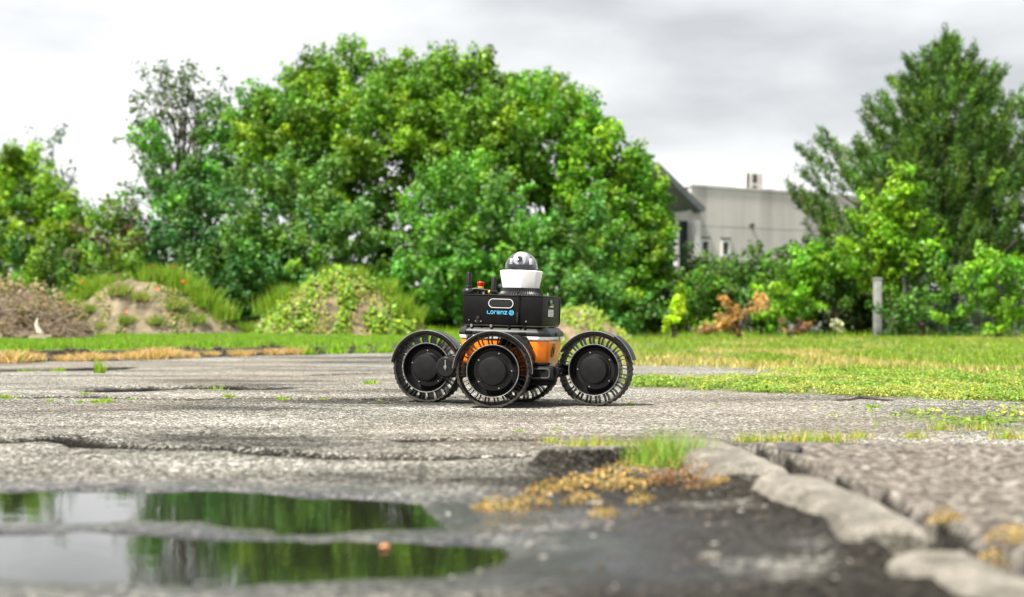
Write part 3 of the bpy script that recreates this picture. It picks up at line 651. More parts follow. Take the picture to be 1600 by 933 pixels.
# legs
def cyl_between(mb, a, b_, r, n_=20): mb.tube([a, b_], r, n_)
mb = MB(); mb.box((-0.265, -0.03, 0.175), (0.10, 0.06, 0.085)); mb.box((-0.22, 0.02, 0.19), (0.10, 0.10, 0.06))
arm = mb.build('leg_arm', M['black'], robot, 0.012)
mb = MB(); mb.lathe([(0.0001, -0.078), (0.045, -0.078), (0.054, -0.070), (0.056, -0.03), (0.056, 0.05)], 40, 'y', (-0.315, 0, 0.185)); j = mb.build('joint_disc', M['blackgloss'], arm, smooth=True)
mb = MB(); mb.lathe([(0.0546, -0.071), (0.056, -0.0715), (0.0568, -0.069), (0.0562, -0.066)], 40, 'y', (-0.315, 0, 0.185)); mb.build('joint_ring', M['grey'], arm, smooth=True)
mb = MB(); mb.box((-0.315, -0.080, 0.197), (0.006, 0.004, 0.05)); mb.lathe([(0.0001, -0.086), (0.008, -0.085), (0.010, -0.078)], 16, 'y', (-0.315, 0, 0.185)); mb.build('joint_bolt', M['steel'], arm)
mb = MB(); mb.tube([(-0.315, 0.03, 0.185), (-0.39, 0.07, 0.182), (-0.452, 0.08, 0.18)], 0.03, 16); mb.build('axle_link', M['black'], arm, smooth=True)
# right arm housing with recessed oval
mb = MB(); mb.box((0.205, -0.155, 0.162), (0.135, 0.09, 0.072)); arm = mb.build('leg_arm', M['black'], robot, 0.014)
mb = MB(); face_ring(mb, rrect(0.100, 0.050, 0.016), rrect(0.088, 0.038, 0.012), (0.205, 0.162), -0.206, -0.196); mb.build('lamp_bezel', M['duct'], arm, 0.001)
mb = MB(); face_loop(mb, rrect(0.088, 0.038, 0.012), (0.205, 0.162), -0.202, -0.196); mb.build('lamp_window', M['lens'], arm)
mb = MB(); mb.box((0.19, -0.168, 0.207), (0.10, 0.06, 0.014)); mb.box((0.17, -0.10, 0.115), (0.16, 0.12, 0.03)); mb.build('arm_bracket', M['blackmatt'], arm, 0.004)
mb = MB(); mb.tube([(0.24, -0.12, 0.165), (0.27, -0.02, 0.172), (0.33, 0.075, 0.178), (0.44, 0.095, 0.18)], [0.032, 0.028, 0.03, 0.035], 16); mb.build('axle_link', M['black'], arm, smooth=True)
mb = MB(); mb.lathe([(0.0001, -0.16), (0.018, -0.16), (0.020, -0.15), (0.020, -0.09)], 20, 'y', (0.272, 0, 0.17)); mb.build('joint_disc', M['blackgloss'], arm, smooth=True)
for sgn in (-1, 1):
    mb = MB(); mb.box((0.0, sgn * 0.17, 0.165), (0.12, 0.12, 0.06)); a = mb.build('leg_arm', M['black'], robot, 0.012)
mb = MB(); mb.tube([(0.128, -0.215, 0.17), (0.118, -0.225, 0.155), (0.128, -0.215, 0.142), (0.112, -0.225, 0.125), (0.105, -0.2, 0.10)], 0.0022, 8)
tilt(mb.build('cable', M['wire'], robot, smooth=True))

# ------------------------------------------------------------ foliage generators
def hsv_jit(base, n_, dv=0.25, dh=0.12, seed=None):
    base = np.array(base); v = 1 + dv * rng.normal(size=(n_, 1)); v = np.clip(v, 0.45, 1.9)
    sh = 1 + dh * rng.normal(size=(n_, 1)) * np.array([[1, 0.15, -0.6]])
    return np.clip(base * v * sh, 0.003, 0.9)
def leaf_quads(cen, nor, size, cols, aspect=0.62):
    n_ = len(cen)
    nor = nor / (np.linalg.norm(nor, axis=1, keepdims=True) + 1e-9)
    r = rng.normal(size=(n_, 3)); t = np.cross(nor, r); t /= (np.linalg.norm(t, axis=1, keepdims=True) + 1e-9)
    b_ = np.cross(nor, t); s = size[:, None]
    fold = nor * s * 0.16
    v = np.stack([cen - t * s, cen + b_ * s * aspect + fold, cen + t * s, cen - b_ * s * aspect + fold], 1).reshape(-1, 3)
    return v, np.repeat(cols, 4, 0)
def unit(n_):
    v = rng.normal(size=(n_, 3)); return v / np.linalg.norm(v, axis=1, keepdims=True)
def crown_mesh(name, lobes, base, nclump=60, per=220, clump=0.5, leaf=0.06, dens=1.0, dv=0.22, alt=None, droop=0.0, up=0.45, shell=0.55, jag=0.10):
    """lobes: (centre, (rx,ry,rz)). Clumps of leaves on each lobe's shell, fewer inside."""
    cs = []; rad = []
    for c_, r in lobes:
        k = max(6, int(nclump * (r[0] * r[2]) / 4.0))
        u = unit(k); u[:, 1] = np.where(rng.random(k) < 0.65, -np.abs(u[:, 1]), u[:, 1])
        rr_ = shell + (1 - shell) * rng.random(k) ** 0.6 + jag * rng.normal(size=k)
        cs.append(np.array(c_) + u * rr_[:, None] * np.array(r)); rad.append(clump * (0.55 + 0.75 * rng.random(k)))
    cs = np.concatenate(cs); rad = np.concatenate(rad); K = len(cs)
    cnt = np.maximum(8, (per * (rad / clump) ** 2).astype(int)); id_ = np.repeat(np.arange(K), cnt); n_ = len(id_)
    u = unit(n_); s = (0.35 + 0.65 * rng.random(n_) ** 0.5)
    ax = unit(K) * 0.8 + np.array([0, 0, 0.55]); 
    cen0 = np.concatenate([np.tile(np.array(c_), (max(6, int(nclump * (r[0] * r[2]) / 4.0)), 1)) for c_, r in lobes])
    ow = cs - cen0; ow /= (np.linalg.norm(ow, axis=1, keepdims=True) + 1e-6); ax = ax + ow * 0.9; ax /= np.linalg.norm(ax, axis=1, keepdims=True)
    al = (rng.random(n_) * 2 - 0.9) * (rad[id_]) * 1.05
    p = cs[id_] + u * s[:, None] * (rad[id_] * (0.78 - 0.28 * np.abs(al) / rad[id_] / 1.05))[:, None] * np.array([1, 1, 0.7]) + ax[id_] * al[:, None]
    p[:, 2] = np.maximum(p[:, 2] - droop * rng.random(n_) * rad[id_], 0.12)
    nor = u * 0.6 + unit(n_) * 0.75 + np.array([0, -0.1, up])
    cc_ = hsv_jit(base, K, dv * 1.3, 0.14)
    if alt is not None:
        w = rng.random(K) < 0.2; cc_[w] = hsv_jit(alt, int(w.sum()), dv, 0.08)
    col_ = cc_[id_] * (1 + 0.22 * rng.normal(size=(n_, 1))).clip(0.4, 1.8)
    sz = leaf * (0.6 + 0.8 * rng.random(n_))
    v, c2 = leaf_quads(p, nor, sz, col_)
    return np_mesh(name, v, np.arange(len(v)), 4, c2), cs
def wood(mb, base, tips, r0):
    base = Vector(base)
    mid = base.lerp(sum((Vector(t) for t in tips), Vector()) / len(tips), 0.45)
    mb.tube([base - Vector((0, 0, 0.2)), base.lerp(mid, .5) + Vector((0.04, 0, 0)), mid], [r0 * 1.25, r0, r0 * .8], 10)
    return mid
def tree(name, lobes, base, label, cat, trunk=None, group=None, mtl='leaf', limbs=7, lf=1.0, **kw):
    """lobes in photo pixels (px, py, rx, ry, d)"""
    L3 = []
    for (px, py, rx, ry, d) in lobes:
        c_ = W(px, py, d); L3.append((tuple(c_), (rx * d / F, 0.8 * (rx + ry) / 2 * d / F, ry * d / F)))
    c0 = L3[0][0] if trunk is None else (W(trunk, 500, lobes[0][4]))
    bx, by = c0[0], c0[1]; bz = float(gz(bx, by))
    root = empty(name, (bx, by, bz)); tag(root, label, cat, group)
    L3 = [((c_[0] - bx, c_[1] - by, c_[2] - bz), r) for c_, r in L3]
    me, cs = crown_mesh('crown', L3, base, **kw)
    link('crown', me, M[mtl], root)
    hgt = max(c_[2] + r[2] for c_, r in L3); r0 = 0.022 * hgt + 0.03
    mb = MB(); mid = wood(mb, (0, 0, 0), [c_ for c_, r in L3], r0); mb.build('trunk', M['bark'], root, smooth=True)
    order = rng.permutation(len(cs))[:limbs]
    mb = MB()
    for q in order:
        t = Vector(cs[q]); m_ = mid.lerp(t, 0.5) + Vector((0, 0, 0.12 * (t - mid).length))
        st = Vector((0, 0, 0)).lerp(mid, random.uniform(0.6, 1.0))
        m_ += Vector((random.uniform(-.12, .12), 0, random.uniform(-.1, .1))) * (t - mid).length; mb.tube([st, m_, t], [r0 * .45 * lf, r0 * .26 * lf, r0 * .06], 6)
    o = mb.build('limbs', M['bark'], root, smooth=True); o['kind'] = 'stuff'
    return root

G1 = (0.105, 0.23, 0.015)      # strong green
G2 = (0.20, 0.34, 0.016)       # yellow green
G3 = (0.10, 0.22, 0.045)     # bluish mint green
G4 = (0.18, 0.37, 0.014)       # bright lime
# main mass of round broadleaved trees behind the robot
kw = dict(nclump=250, per=105, clump=0.34, leaf=0.056)
tree('broadleaf_tree', [(530, 210, 100, 120, 37), (455, 235, 75, 95, 36.5), (590, 260, 90, 120, 36), (560, 130, 62, 50, 37.5), (625, 150, 50, 48, 37.5), (490, 150, 45, 45, 37.5), (412, 205, 48, 55, 37)], G1,
     'tall round broadleaved tree forming the highest crown left of the robot', 'tree', 540, 'large trees behind the dirt mounds', alt=G2, limbs=12, **kw)
tree('broadleaf_tree', [(700, 200, 95, 110, 37), (660, 140, 50, 50, 37.5), (760, 260, 80, 110, 36), (730, 150, 60, 48, 37), (785, 165, 45, 42, 37.3)], G1,
     'tall broadleaved tree rising straight behind the robot antennas', 'tree', 700, 'large trees behind the dirt mounds', alt=G2, limbs=12, **kw)
tree('broadleaf_tree', [(860, 230, 90, 95, 37), (830, 165, 50, 42, 37.5), (922, 285, 68, 85, 36.5), (892, 200, 42, 36, 37)], (0.11, 0.27, 0.012),
     'broadleaved tree with small gaps of sky, above and right of the dome', 'tree', 880, 'large trees behind the dirt mounds', alt=G2, limbs=12, **kw)
tree('broadleaf_tree', [(980, 330, 62, 95, 36.5), (988, 292, 35, 40, 37), (1012, 380, 34, 80, 36), (960, 420, 70, 80, 35.5)], (0.10, 0.25, 0.013),
     'broadleaved tree whose right edge touches the pale concrete building', 'tree', 985, 'large trees behind the dirt mounds', alt=G2, limbs=10, **kw)
kb = dict(nclump=230, per=90, clump=0.29, leaf=0.050)
tree('leafy_bush', [(450, 350, 95, 105, 33), (400, 410, 60, 80, 32.5), (520, 400, 90, 85, 32.5)], G3,
     'mint green leafy bush in front of the tall tree, above the green mound', 'bush', 455, 'leafy bushes in front of the large trees', alt=G1, **kb)
tree('leafy_bush', [(720, 350, 95, 105, 33), (670, 430, 80, 80, 32), (790, 400, 80, 90, 32.5)], (0.10, 0.27, 0.025),
     'green leafy bush directly behind the robot dome and antennas', 'bush', 720, 'leafy bushes in front of the large trees', alt=G3, **kb)
tree('leafy_bush', [(900, 400, 85, 95, 33), (880, 470, 75, 50, 31), (960, 480, 60, 45, 31)], (0.09, 0.24, 0.04),
     'low mint green bush right of the robot dome, reaching down to the grass', 'bush', 895, 'leafy bushes in front of the large trees', alt=G1, **kb)
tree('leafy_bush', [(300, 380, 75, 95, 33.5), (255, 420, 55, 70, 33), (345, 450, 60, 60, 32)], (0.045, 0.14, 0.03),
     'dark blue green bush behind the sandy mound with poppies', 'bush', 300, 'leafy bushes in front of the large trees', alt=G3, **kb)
tree('slender_tree', [(300, 265, 90, 75, 38), (330, 220, 60, 50, 38.5), (250, 300, 55, 60, 37), (375, 265, 50, 62, 38), (365, 310, 50, 45, 37.5)], (0.10, 0.26, 0.02),
     'mid green tree filling the gap below the thin airy treetop', 'tree', 290, alt=G3, nclump=38, per=210, clump=0.45, leaf=0.062)
tree('airy_tree', [(280, 135, 50, 60, 40), (285, 165, 75, 60, 40), (235, 205, 45, 65, 40), (335, 175, 38, 50, 40), (362, 200, 40, 55, 40), (213, 280, 25, 45, 40)], (0.07, 0.12, 0.022),
     'thin airy tree top with open twigs showing the sky, left of the large crowns', 'tree', 290, nclump=75, per=42, clump=0.32, leaf=0.055, limbs=80, shell=0.15, lf=.4)
tree('yellow_green_tree', [(45, 332, 85, 80, 86), (20, 285, 50, 48, 86), (100, 370, 65, 60, 85), (25, 430, 110, 80, 84)], G2,
     'yellow green tree at the left edge of the picture', 'tree', 40, alt=(0.07, 0.18, 0.015), nclump=24, per=190, clump=0.95, leaf=0.135)
tree('airy_tree', [(75, 225, 42, 30, 90), (110, 290, 32, 45, 90)], (0.05, 0.11, 0.02),
     'dark sparse twigs sticking up behind the yellow green tree at the left edge', 'tree', 90, nclump=12, per=36, clump=0.8, leaf=0.13, limbs=30, shell=0.2, lf=.5)
tree('leafy_bush', [(180, 375, 50, 55, 33), (165, 420, 60, 45, 32)], (0.13, 0.24, 0.02),
     'olive green bush with dull brown patches between the left tree and the dark bush', 'bush', 180, alt=(0.11, 0.08, 0.05), **kb)
tree('leafy_bush', [(70, 450, 90, 60, 29), (150, 475, 60, 45, 28.5), (10, 430, 60, 60, 29)], (0.05, 0.12, 0.012),
     'dark low bush behind the pile of dead branches', 'bush', 90, alt=G2, nclump=60, per=200, clump=0.32, leaf=0.045)

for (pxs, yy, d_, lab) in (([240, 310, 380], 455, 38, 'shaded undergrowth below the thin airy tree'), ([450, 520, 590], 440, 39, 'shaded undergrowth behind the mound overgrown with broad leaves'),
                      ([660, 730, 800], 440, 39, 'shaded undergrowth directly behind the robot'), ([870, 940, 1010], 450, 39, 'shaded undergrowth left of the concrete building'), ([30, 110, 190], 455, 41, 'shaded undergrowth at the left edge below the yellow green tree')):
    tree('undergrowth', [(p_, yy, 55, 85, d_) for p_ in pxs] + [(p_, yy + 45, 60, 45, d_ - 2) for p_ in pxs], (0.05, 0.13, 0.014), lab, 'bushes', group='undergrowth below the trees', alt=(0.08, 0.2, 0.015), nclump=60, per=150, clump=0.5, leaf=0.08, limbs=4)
# right hand side
tree('hedge_shrub', [(1100, 468, 60, 36, 36), (1150, 462, 50, 28, 36), (1072, 480, 45, 42, 35)], (0.08, 0.19, 0.014),
     'hedge shrub with sunlit top below the two building windows', 'hedge', 1100, 'hedge shrubs along the back of the grass', alt=G2, **kb)
tree('hedge_shrub', [(1180, 468, 50, 38, 36.5), (1160, 498, 60, 28, 36)], (0.05, 0.12, 0.014),
     'dark hedge shrub behind the brown withered bush', 'hedge', 1180, 'hedge shrubs along the back of the grass', alt=(0.09, 0.2, 0.015), **kb)
tree('hedge_shrub', [(1248, 430, 52, 40, 35), (1225, 468, 45, 45, 34.5), (1295, 415, 46, 28, 35)], (0.11, 0.28, 0.014),
     'bright bulging hedge shrub at the right end of the pale building', 'hedge', 1240, 'hedge shrubs along the back of the grass', alt=G4, **kb)
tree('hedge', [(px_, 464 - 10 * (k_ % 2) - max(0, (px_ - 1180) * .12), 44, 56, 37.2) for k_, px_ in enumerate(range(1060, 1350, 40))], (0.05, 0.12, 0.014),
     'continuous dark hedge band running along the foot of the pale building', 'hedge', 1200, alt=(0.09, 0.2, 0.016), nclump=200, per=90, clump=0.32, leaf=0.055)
tree('flowering_shrub', [(1300, 480, 42, 42, 35), (1330, 440, 30, 28, 35.5)], (0.06, 0.15, 0.02),
     'shrub dotted with cream blossom left of the grey post', 'shrub', 1300, alt=(0.62, 0.66, 0.50), nclump=70, per=120, clump=0.26, leaf=0.045)
tree('lime_tree', [(1392, 325, 54, 48, 34), (1370, 370, 55, 45, 34), (1425, 385, 48, 42, 34), (1400, 285, 34, 26, 34), (1370, 430, 55, 40, 34.3)], G4,
     'bright lime green maple in front of the dark pine', 'tree', 1400, alt=G2, nclump=200, per=80, clump=0.28, leaf=0.055)
tree('hedge_shrub', [(1440, 450, 55, 55, 33.5), (1400, 495, 40, 30, 32.5), (1480, 480, 40, 45, 32.5)], (0.065, 0.17, 0.018),
     'dark green shrub between the grey post and the wire fence', 'hedge', 1440, 'hedge shrubs along the back of the grass', alt=G1, nclump=40, per=150, clump=0.34, leaf=0.05)
tree('hedge_shrub', [(1550, 405, 80, 22, 32), (1580, 455, 50, 45, 31.5), (1505, 455, 40, 38, 32), (1530, 495, 60, 32, 31.5), (1600, 430, 40, 50, 31)], (0.12, 0.30, 0.014),
     'bright climbing shrub spilling over the wire fence at the right edge', 'hedge', 1560, 'hedge shrubs along the back of the grass', alt=G4, nclump=52, per=190, clump=0.30, leaf=0.048)
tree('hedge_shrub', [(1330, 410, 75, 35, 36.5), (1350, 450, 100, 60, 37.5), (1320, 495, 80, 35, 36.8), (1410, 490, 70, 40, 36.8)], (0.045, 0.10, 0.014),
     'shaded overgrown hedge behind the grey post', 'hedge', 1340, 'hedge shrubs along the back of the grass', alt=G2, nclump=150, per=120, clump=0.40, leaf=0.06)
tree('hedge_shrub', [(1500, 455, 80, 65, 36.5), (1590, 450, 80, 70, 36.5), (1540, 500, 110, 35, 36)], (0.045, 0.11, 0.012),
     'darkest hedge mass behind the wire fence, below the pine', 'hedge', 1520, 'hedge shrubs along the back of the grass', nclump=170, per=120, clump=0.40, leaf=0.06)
tree('small_shrub', [(1050, 492, 15, 20, 30)], (0.34, 0.50, 0.012), 'small yellow green shrub standing alone at the foot of the hedge', 'shrub', 1050, nclump=300, per=90, clump=0.13, leaf=0.035, limbs=4)
tree('withered_shrub', [(1150, 492, 32, 32, 30), (1195, 480, 14, 26, 30.5), (1130, 512, 30, 14, 29.8)], (0.42, 0.24, 0.085), 'withered orange brown shrub in front of the dark hedge', 'shrub', 1150, mtl='dry', nclump=260, per=60, clump=0.16, leaf=0.032, limbs=16, alt=(0.25, 0.13, 0.05), shell=0.2)
tree('withered_shrub', [(1232, 510, 28, 14, 30)], (0.17, 0.10, 0.055), 'low heap of dark brown withered growth under the hedge', 'shrub', 1232, mtl='dry', nclump=260, per=60, clump=0.15, leaf=0.032, alt=(0.36, 0.19, 0.08))
# twigs entering at the right edge of the frame
def twig(px, py, s, d, label):
    root = empty('overhanging_twig', W(px + 40, py - 10, d)); tag(root, label, 'twig')
    mb = MB(); mb.tube([(1.2, 0, 0.6), (0.3, 0, 0.1), (-s * 0.4, 0, -0.03)], [0.02, 0.012, 0.004], 6); mb.build('stem', M['bark'], root)
    me, _ = crown_mesh('leaves', [((-0.1, 0, 0), (s, 0.25, s * .7))], (0.05, 0.11, 0.02), nclump=200, per=22, clump=0.13, leaf=0.04)
    link('leaves', me, M['leaf'], root)
twig(1600, 180, 0.42, 26, 'leafy twig reaching in from the right edge beside the pine')
twig(1606, 72, 0.20, 26, 'tiny dark twig tip high at the right edge of the sky')

# pine --------------------------------------------------------------
def pine(px, ytop, ybase, d, halfw, label):
    base = W(px, ybase, d); bz = float(gz(base.x, base.y)); root = empty('pine_tree', (base.x, base.y, bz)); tag(root, label, 'tree')
    H = (W(px, ytop, d).z - bz); R = halfw * d / F
    mb = MB(); mb.tube([(0, 0, -.2), (0.05, 0, H * .3), (-0.05, 0, H * .65), (0, 0, H * .97)], [0.19, 0.15, 0.09, 0.02], 10); mb.build('trunk', M['bark'], root, smooth=True)
    mb = MB(); cen = []; dirs = []
    nb = 140
    for k in range(nb):
        t = (k + 0.5) / nb; z = H * (0.18 + 0.79 * t); rad = R * min(1, 1.7 * (1 - t) ** 1.05) * random.choice((1.15, 1.0, 0.72, 0.45)) * random.uniform(0.85, 1.1) + 0.12
        a = k * 2.4 + random.uniform(-.3, .3); dr = Vector((math.cos(a), math.sin(a), 0))
        p0 = Vector((0, 0, z)); p1 = p0 + dr * rad * 0.55 + Vector((0, 0, 0.03 * rad)); p2 = p0 + dr * rad + Vector((0, 0, 0.24 * rad + 0.1))
        mb.tube([p0, p1, p2], [0.05 * (1 - t) + 0.015, 0.03 * (1 - t) + 0.01, 0.008], 5)
        m_ = max(4, int(rad * 11))
        for j in range(m_):
            s = random.uniform(0.25, 1.0); q = p0.lerp(p1, s * 2) if s < .5 else p1.lerp(p2, s * 2 - 1)
            side = Vector((-dr.y, dr.x, 0)) * random.uniform(-.5, .5) * rad * (0.4 + 0.3 * (1 - s)) 
            cen.append(q + side + Vector((0, 0, random.uniform(-.05, .2)))); dirs.append((dr * 0.5 + side.normalized() * 0.3 + Vector((0, 0, 0.9))).normalized())
    cen.append(Vector((0, 0, H))); dirs.append(Vector((0, 0, 1)))
    mb.build('limbs', M['bark'], root)['kind'] = 'stuff'
    cen = np.array([tuple(c_) for c_ in cen]); dirs = np.array([tuple(c_) for c_ in dirs]); K = len(cen)
    per = 48; id_ = np.repeat(np.arange(K), per); n_ = len(id_)
    # candles: needles round an upright shoot about 0.4 m long
    s = rng.random(n_) * 0.42; base_ = cen[id_] + dirs[id_] * (s[:, None] - .12) + rng.normal(size=(n_, 3)) * 0.04
    nd = dirs[id_] * 0.75 + unit(n_) * 0.8; nd /= np.linalg.norm(nd, axis=1, keepdims=True)
    ln = (0.10 + 0.08 * rng.random(n_))[:, None]
    side = np.cross(nd, unit(n_)); side /= np.linalg.norm(side, axis=1, keepdims=True); wv = side * 0.016
    v = np.stack([base_ - wv, base_ + wv, base_ + nd * ln], 1).reshape(-1, 3)
    cc_ = hsv_jit((0.070, 0.15, 0.022), K, 0.35, 0.12)
    w = rng.random(K) < 0.16; cc_[w] = hsv_jit((0.13, 0.25, 0.02), int(w.sum()))
    c2 = np.repeat(cc_[id_] * (1 + .25 * rng.normal(size=(n_, 1))).clip(.4, 1.7), 3, 0)
    link('crown', np_mesh('crown', v, np.arange(len(v)), 3, c2), M['needle'], root)
pine(1478, 60, 520, 38, 195, 'tall dark pine tree at the right side of the picture')

# ------------------------------------------------------------ building
bd = empty('concrete_building', W(1085, 520, 58)); bd.location.z = 0.1
tag(bd, 'pale grey concrete industrial building behind the hedge', 'building')
O = Vector((W(1085, 0, 58).x, 58, 0)); E = Vector((W(1265, 0, 61.4).x, 61.4, 0)); wdir = (E - O).normalized(); wn_ = Vector((wdir.y, -wdir.x, 0))
ang = math.atan2(wdir.y, wdir.x); H = (HY - 290) * 58 / F + CH - 0.1
bd.location.x, bd.location.y = O.x, O.y; bd.rotation_euler = (0, 0, ang)
# local frame: x along the wall, y away from the viewer, z up
core = MB().box((6.5, 4.2, H / 2 - 0.05), (12.9, 7.6, H - 0.1)).build('core_wall', M['concrete'], bd)
win_x = []
for px_ in (1106.5, 1138.5):
    t = ((px_ - 800) / F * O.y - O.x) / (wdir.x - (px_ - 800) / F * wdir.y); win_x.append(t)
zz = [0, 1.5, 2.42, 2.95, 4.3, H - 0.12]
zw0, zw1 = 3.05, 3.55
pw = 1.62
rows = [(0, 1.6), (1.6, 2.7), (2.7, 4.15), (4.15, H - 0.02)]
for i in range(8):
    for (z0, z1) in rows:
        x0, x1 = i * pw + 0.005, (i + 1) * pw - 0.005
        hit = [x for x in win_x if x0 < x < x1 and z0 < 3.2 < z1]
        if not hit:
            MB().box(((x0 + x1) / 2, 0.29, (z0 + z1) / 2), (x1 - x0, 0.2, z1 - z0 - 0.02)).build('panel', M['concrete'], bd)
        else:
            x = hit[0]; w = 0.17; mb = MB()
            mb.box(((x0 + x - w) / 2, 0.29, (z0 + z1) / 2), (x - w - x0, 0.2, z1 - z0 - .02)); mb.box(((x1 + x + w) / 2, 0.29, (z0 + z1) / 2), (x1 - x - w, 0.2, z1 - z0 - .02))
            mb.box((x, 0.29, (z0 + zw0) / 2), (2 * w, 0.2, zw0 - z0 - .02)); mb.box((x, 0.29, (z1 + zw1) / 2), (2 * w, 0.2, z1 - zw1 - .02)); mb.build('panel', M['concrete'], bd)
for x in win_x:
    wi = MB().box((x, 0.36, (zw0 + zw1) / 2), (0.30, 0.03, zw1 - zw0)).build('window', M['pane'], bd)
    mb = MB(); hw = 0.215
    mb.box((x - hw + .025, 0.17, (zw0 + zw1) / 2), (0.07, 0.06, 0.62)); mb.box((x + hw - .025, 0.17, (zw0 + zw1) / 2), (0.07, 0.06, 0.62))
    mb.box((x, 0.168, zw1 + 0.03), (0.36, 0.06, 0.07)); mb.box((x, 0.168, zw0 - 0.03), (0.36, 0.06, 0.07)); mb.build('frame', M['whitepaint'], wi)
    MB().box((x, 0.165, zw1 + 0.16), (0.52, 0.07, 0.035)).build('lintel', M['duct'], wi)
MB().box((6.5, 4.2, H + 0.02), (13.06, 8.1, 0.09)).build('parapet', M['concrete'], bd)
MB().box((3.13, 0.13, 4.28), (0.16, 0.14, 0.14)).build('wall_lamp', M['duct'], bd, 0.02)
lx = 3.86
hv = MB().box((lx + .05, 1.2, H + 0.42), (0.92, 0.7, 0.74)).build('roof_vent', M['concrete'], bd, 0.02)
MB().box((lx - 0.33, 0.835, H + 0.44), (0.11, 0.03, 0.64)).build('grille', M['duct'], hv)
MB().box((lx + 0.06, 0.835, H + 0.55), (0.24, 0.03, 0.36)).build('grille', M['duct'], hv, 0.01)
MB().box((lx + 0.06, 0.835, H + 0.20), (0.24, 0.03, 0.09)).build('grille', M['duct'], hv, 0.01)
for xx, hh_ in ((4.95, 0.28), (5.3, 0.16), (5.6, .12)): MB().lathe([(0.12, H + 0.06), (0.12, H + hh_ - .05), (0.17, H + hh_ - .05), (0.15, H + hh_), (0.0001, H + hh_)], 14, 'z', (xx, 1.0, 0)).build('roof_vent', M['whitepaint'], bd)
# glazed left wing with sloping slate roof and white posts
sc_ = 58 / F
def bp_(px, py, dy=0.0): return ((px - 1085) * sc_ * 1.02, dy, CH - 0.1 + (HY - py) * sc_)
MB().box((0.14, 0.05, 2.25), (0.24, 0.24, 4.2)).build('corner_post', M['whitepaint'], bd)
MB().box((-0.86, 0.05, 2.2), (0.14, 0.14, 4.2)).build('post', M['whitepaint'], bd)
gl = MB().box((-1.2, 0.5, 2.2), (2.6, 0.04, 4.3)).build('glazing', M['pane'], bd)
for x in (-0.45, -1.6): MB().box((x, 0.44, 2.2), (0.06, 0.05, 4.3)).build('mullion', M['duct'], gl)
MB().box((-1.2, 0.44, 2.1), (2.5, 0.05, 0.07)).build('transom', M['duct'], gl)
mb = MB(); a, b_, = bp_(1053, 288), bp_(1099, 325)
pts = [(a[0] - 1.2, a[2] + .72), (b_[0], b_[2] + .02), (b_[0] - .02, b_[2] - .13), (b_[0] - .18, b_[2] - .18), (a[0] - 1.2, a[2] + .45)]
mb.loft([[(x, -0.25, z) for x, z in pts], [(x, 3.5, z) for x, z in pts]]); mb.build('sloping_roof', M['slate'], bd)

# ------------------------------------------------------------ mounds
def mound(px, d, halfpx, toppy, seed, col, col2, label, depth=1.3):
    c_ = W(px, 520, d); R = halfpx * d / F; base = float(gz(c_.x, c_.y)) - 0.05
    Hh = W(px, toppy, d).z - base
    n1 = 70; ys_ = np.linspace(-1, 1, n1); U, V = np.meshgrid(ys_, ys_)
    r = np.hypot(U, V) * (1 + 0.25 * (fbm(U * 2 + seed, V * 2, seed) - .5))
    z = Hh * np.clip(1 - r ** 1.7, -0.1, 1) ** 1.0 * (0.85 + 0.3 * fbm(U * 3, V * 3, seed + 3)) + 0.20 * (fbm(U * 8, V * 8, seed + 1, 5) - .5) * (r < 1.1)
    z = np.where(r > 1.02, -0.3, z)
    ii = np.arange(n1 * n1).reshape(n1, n1)
    f = np.stack([ii[:-1, :-1], ii[:-1, 1:], ii[1:, 1:], ii[1:, :-1]], -1).reshape(-1)
    me = np_mesh('dirt_mound', np.stack([U * R * 1.05, V * depth, z], -1).reshape(-1, 3), f, 4, smooth=True)
    o = link('dirt_mound', me, mat('mound_soil', col, 0.95, noise=col2, nscale=5, bump=1.0, bscale=30), loc=(c_.x, c_.y, base))
    tag(o, label, kind='structure')
    def top(px_, f=0.0):   # point of the surface at photo column px_, f = -1 front .. 0 crest
        uu = (px_ - px) / halfpx / 1.05; vv = f
        rr_ = np.hypot(uu, vv) * (1 + 0.25 * (fbm(np.array(uu) * 2 + seed, np.array(vv) * 2, seed) - .5))
        zz_ = Hh * np.clip(1 - rr_ ** 1.7, -0.1, 1) * (0.85 + 0.3 * fbm(np.array(uu) * 3, np.array(vv) * 3, seed + 3))
        return Vector((c_.x + uu * R * 1.05, c_.y + vv * depth, base + float(zz_)))
    return top
mA = mound(228, 26.0, 150, 440, 3, (0.10, 0.08, 0.05), (0.25, 0.205, 0.135), 'sandy earth mound dotted with weeds and poppies, at the left')
mB_ = mound(535, 26.5, 135, 436, 5, (0.10, 0.075, 0.05), (0.24, 0.17, 0.11), 'earth mound overgrown with broad leaved weeds, left of the robot')
mC = mound(905, 28.0, 75, 485, 8, (0.17, 0.12, 0.08), (0.27, 0.20, 0.13), 'low sandy earth mound behind the robot')
mD = mound(20, 22.5, 130, 455, 11, (0.10, 0.07, 0.05), (0.20, 0.15, 0.11), 'brown earth heap under the dead branches at the left edge')

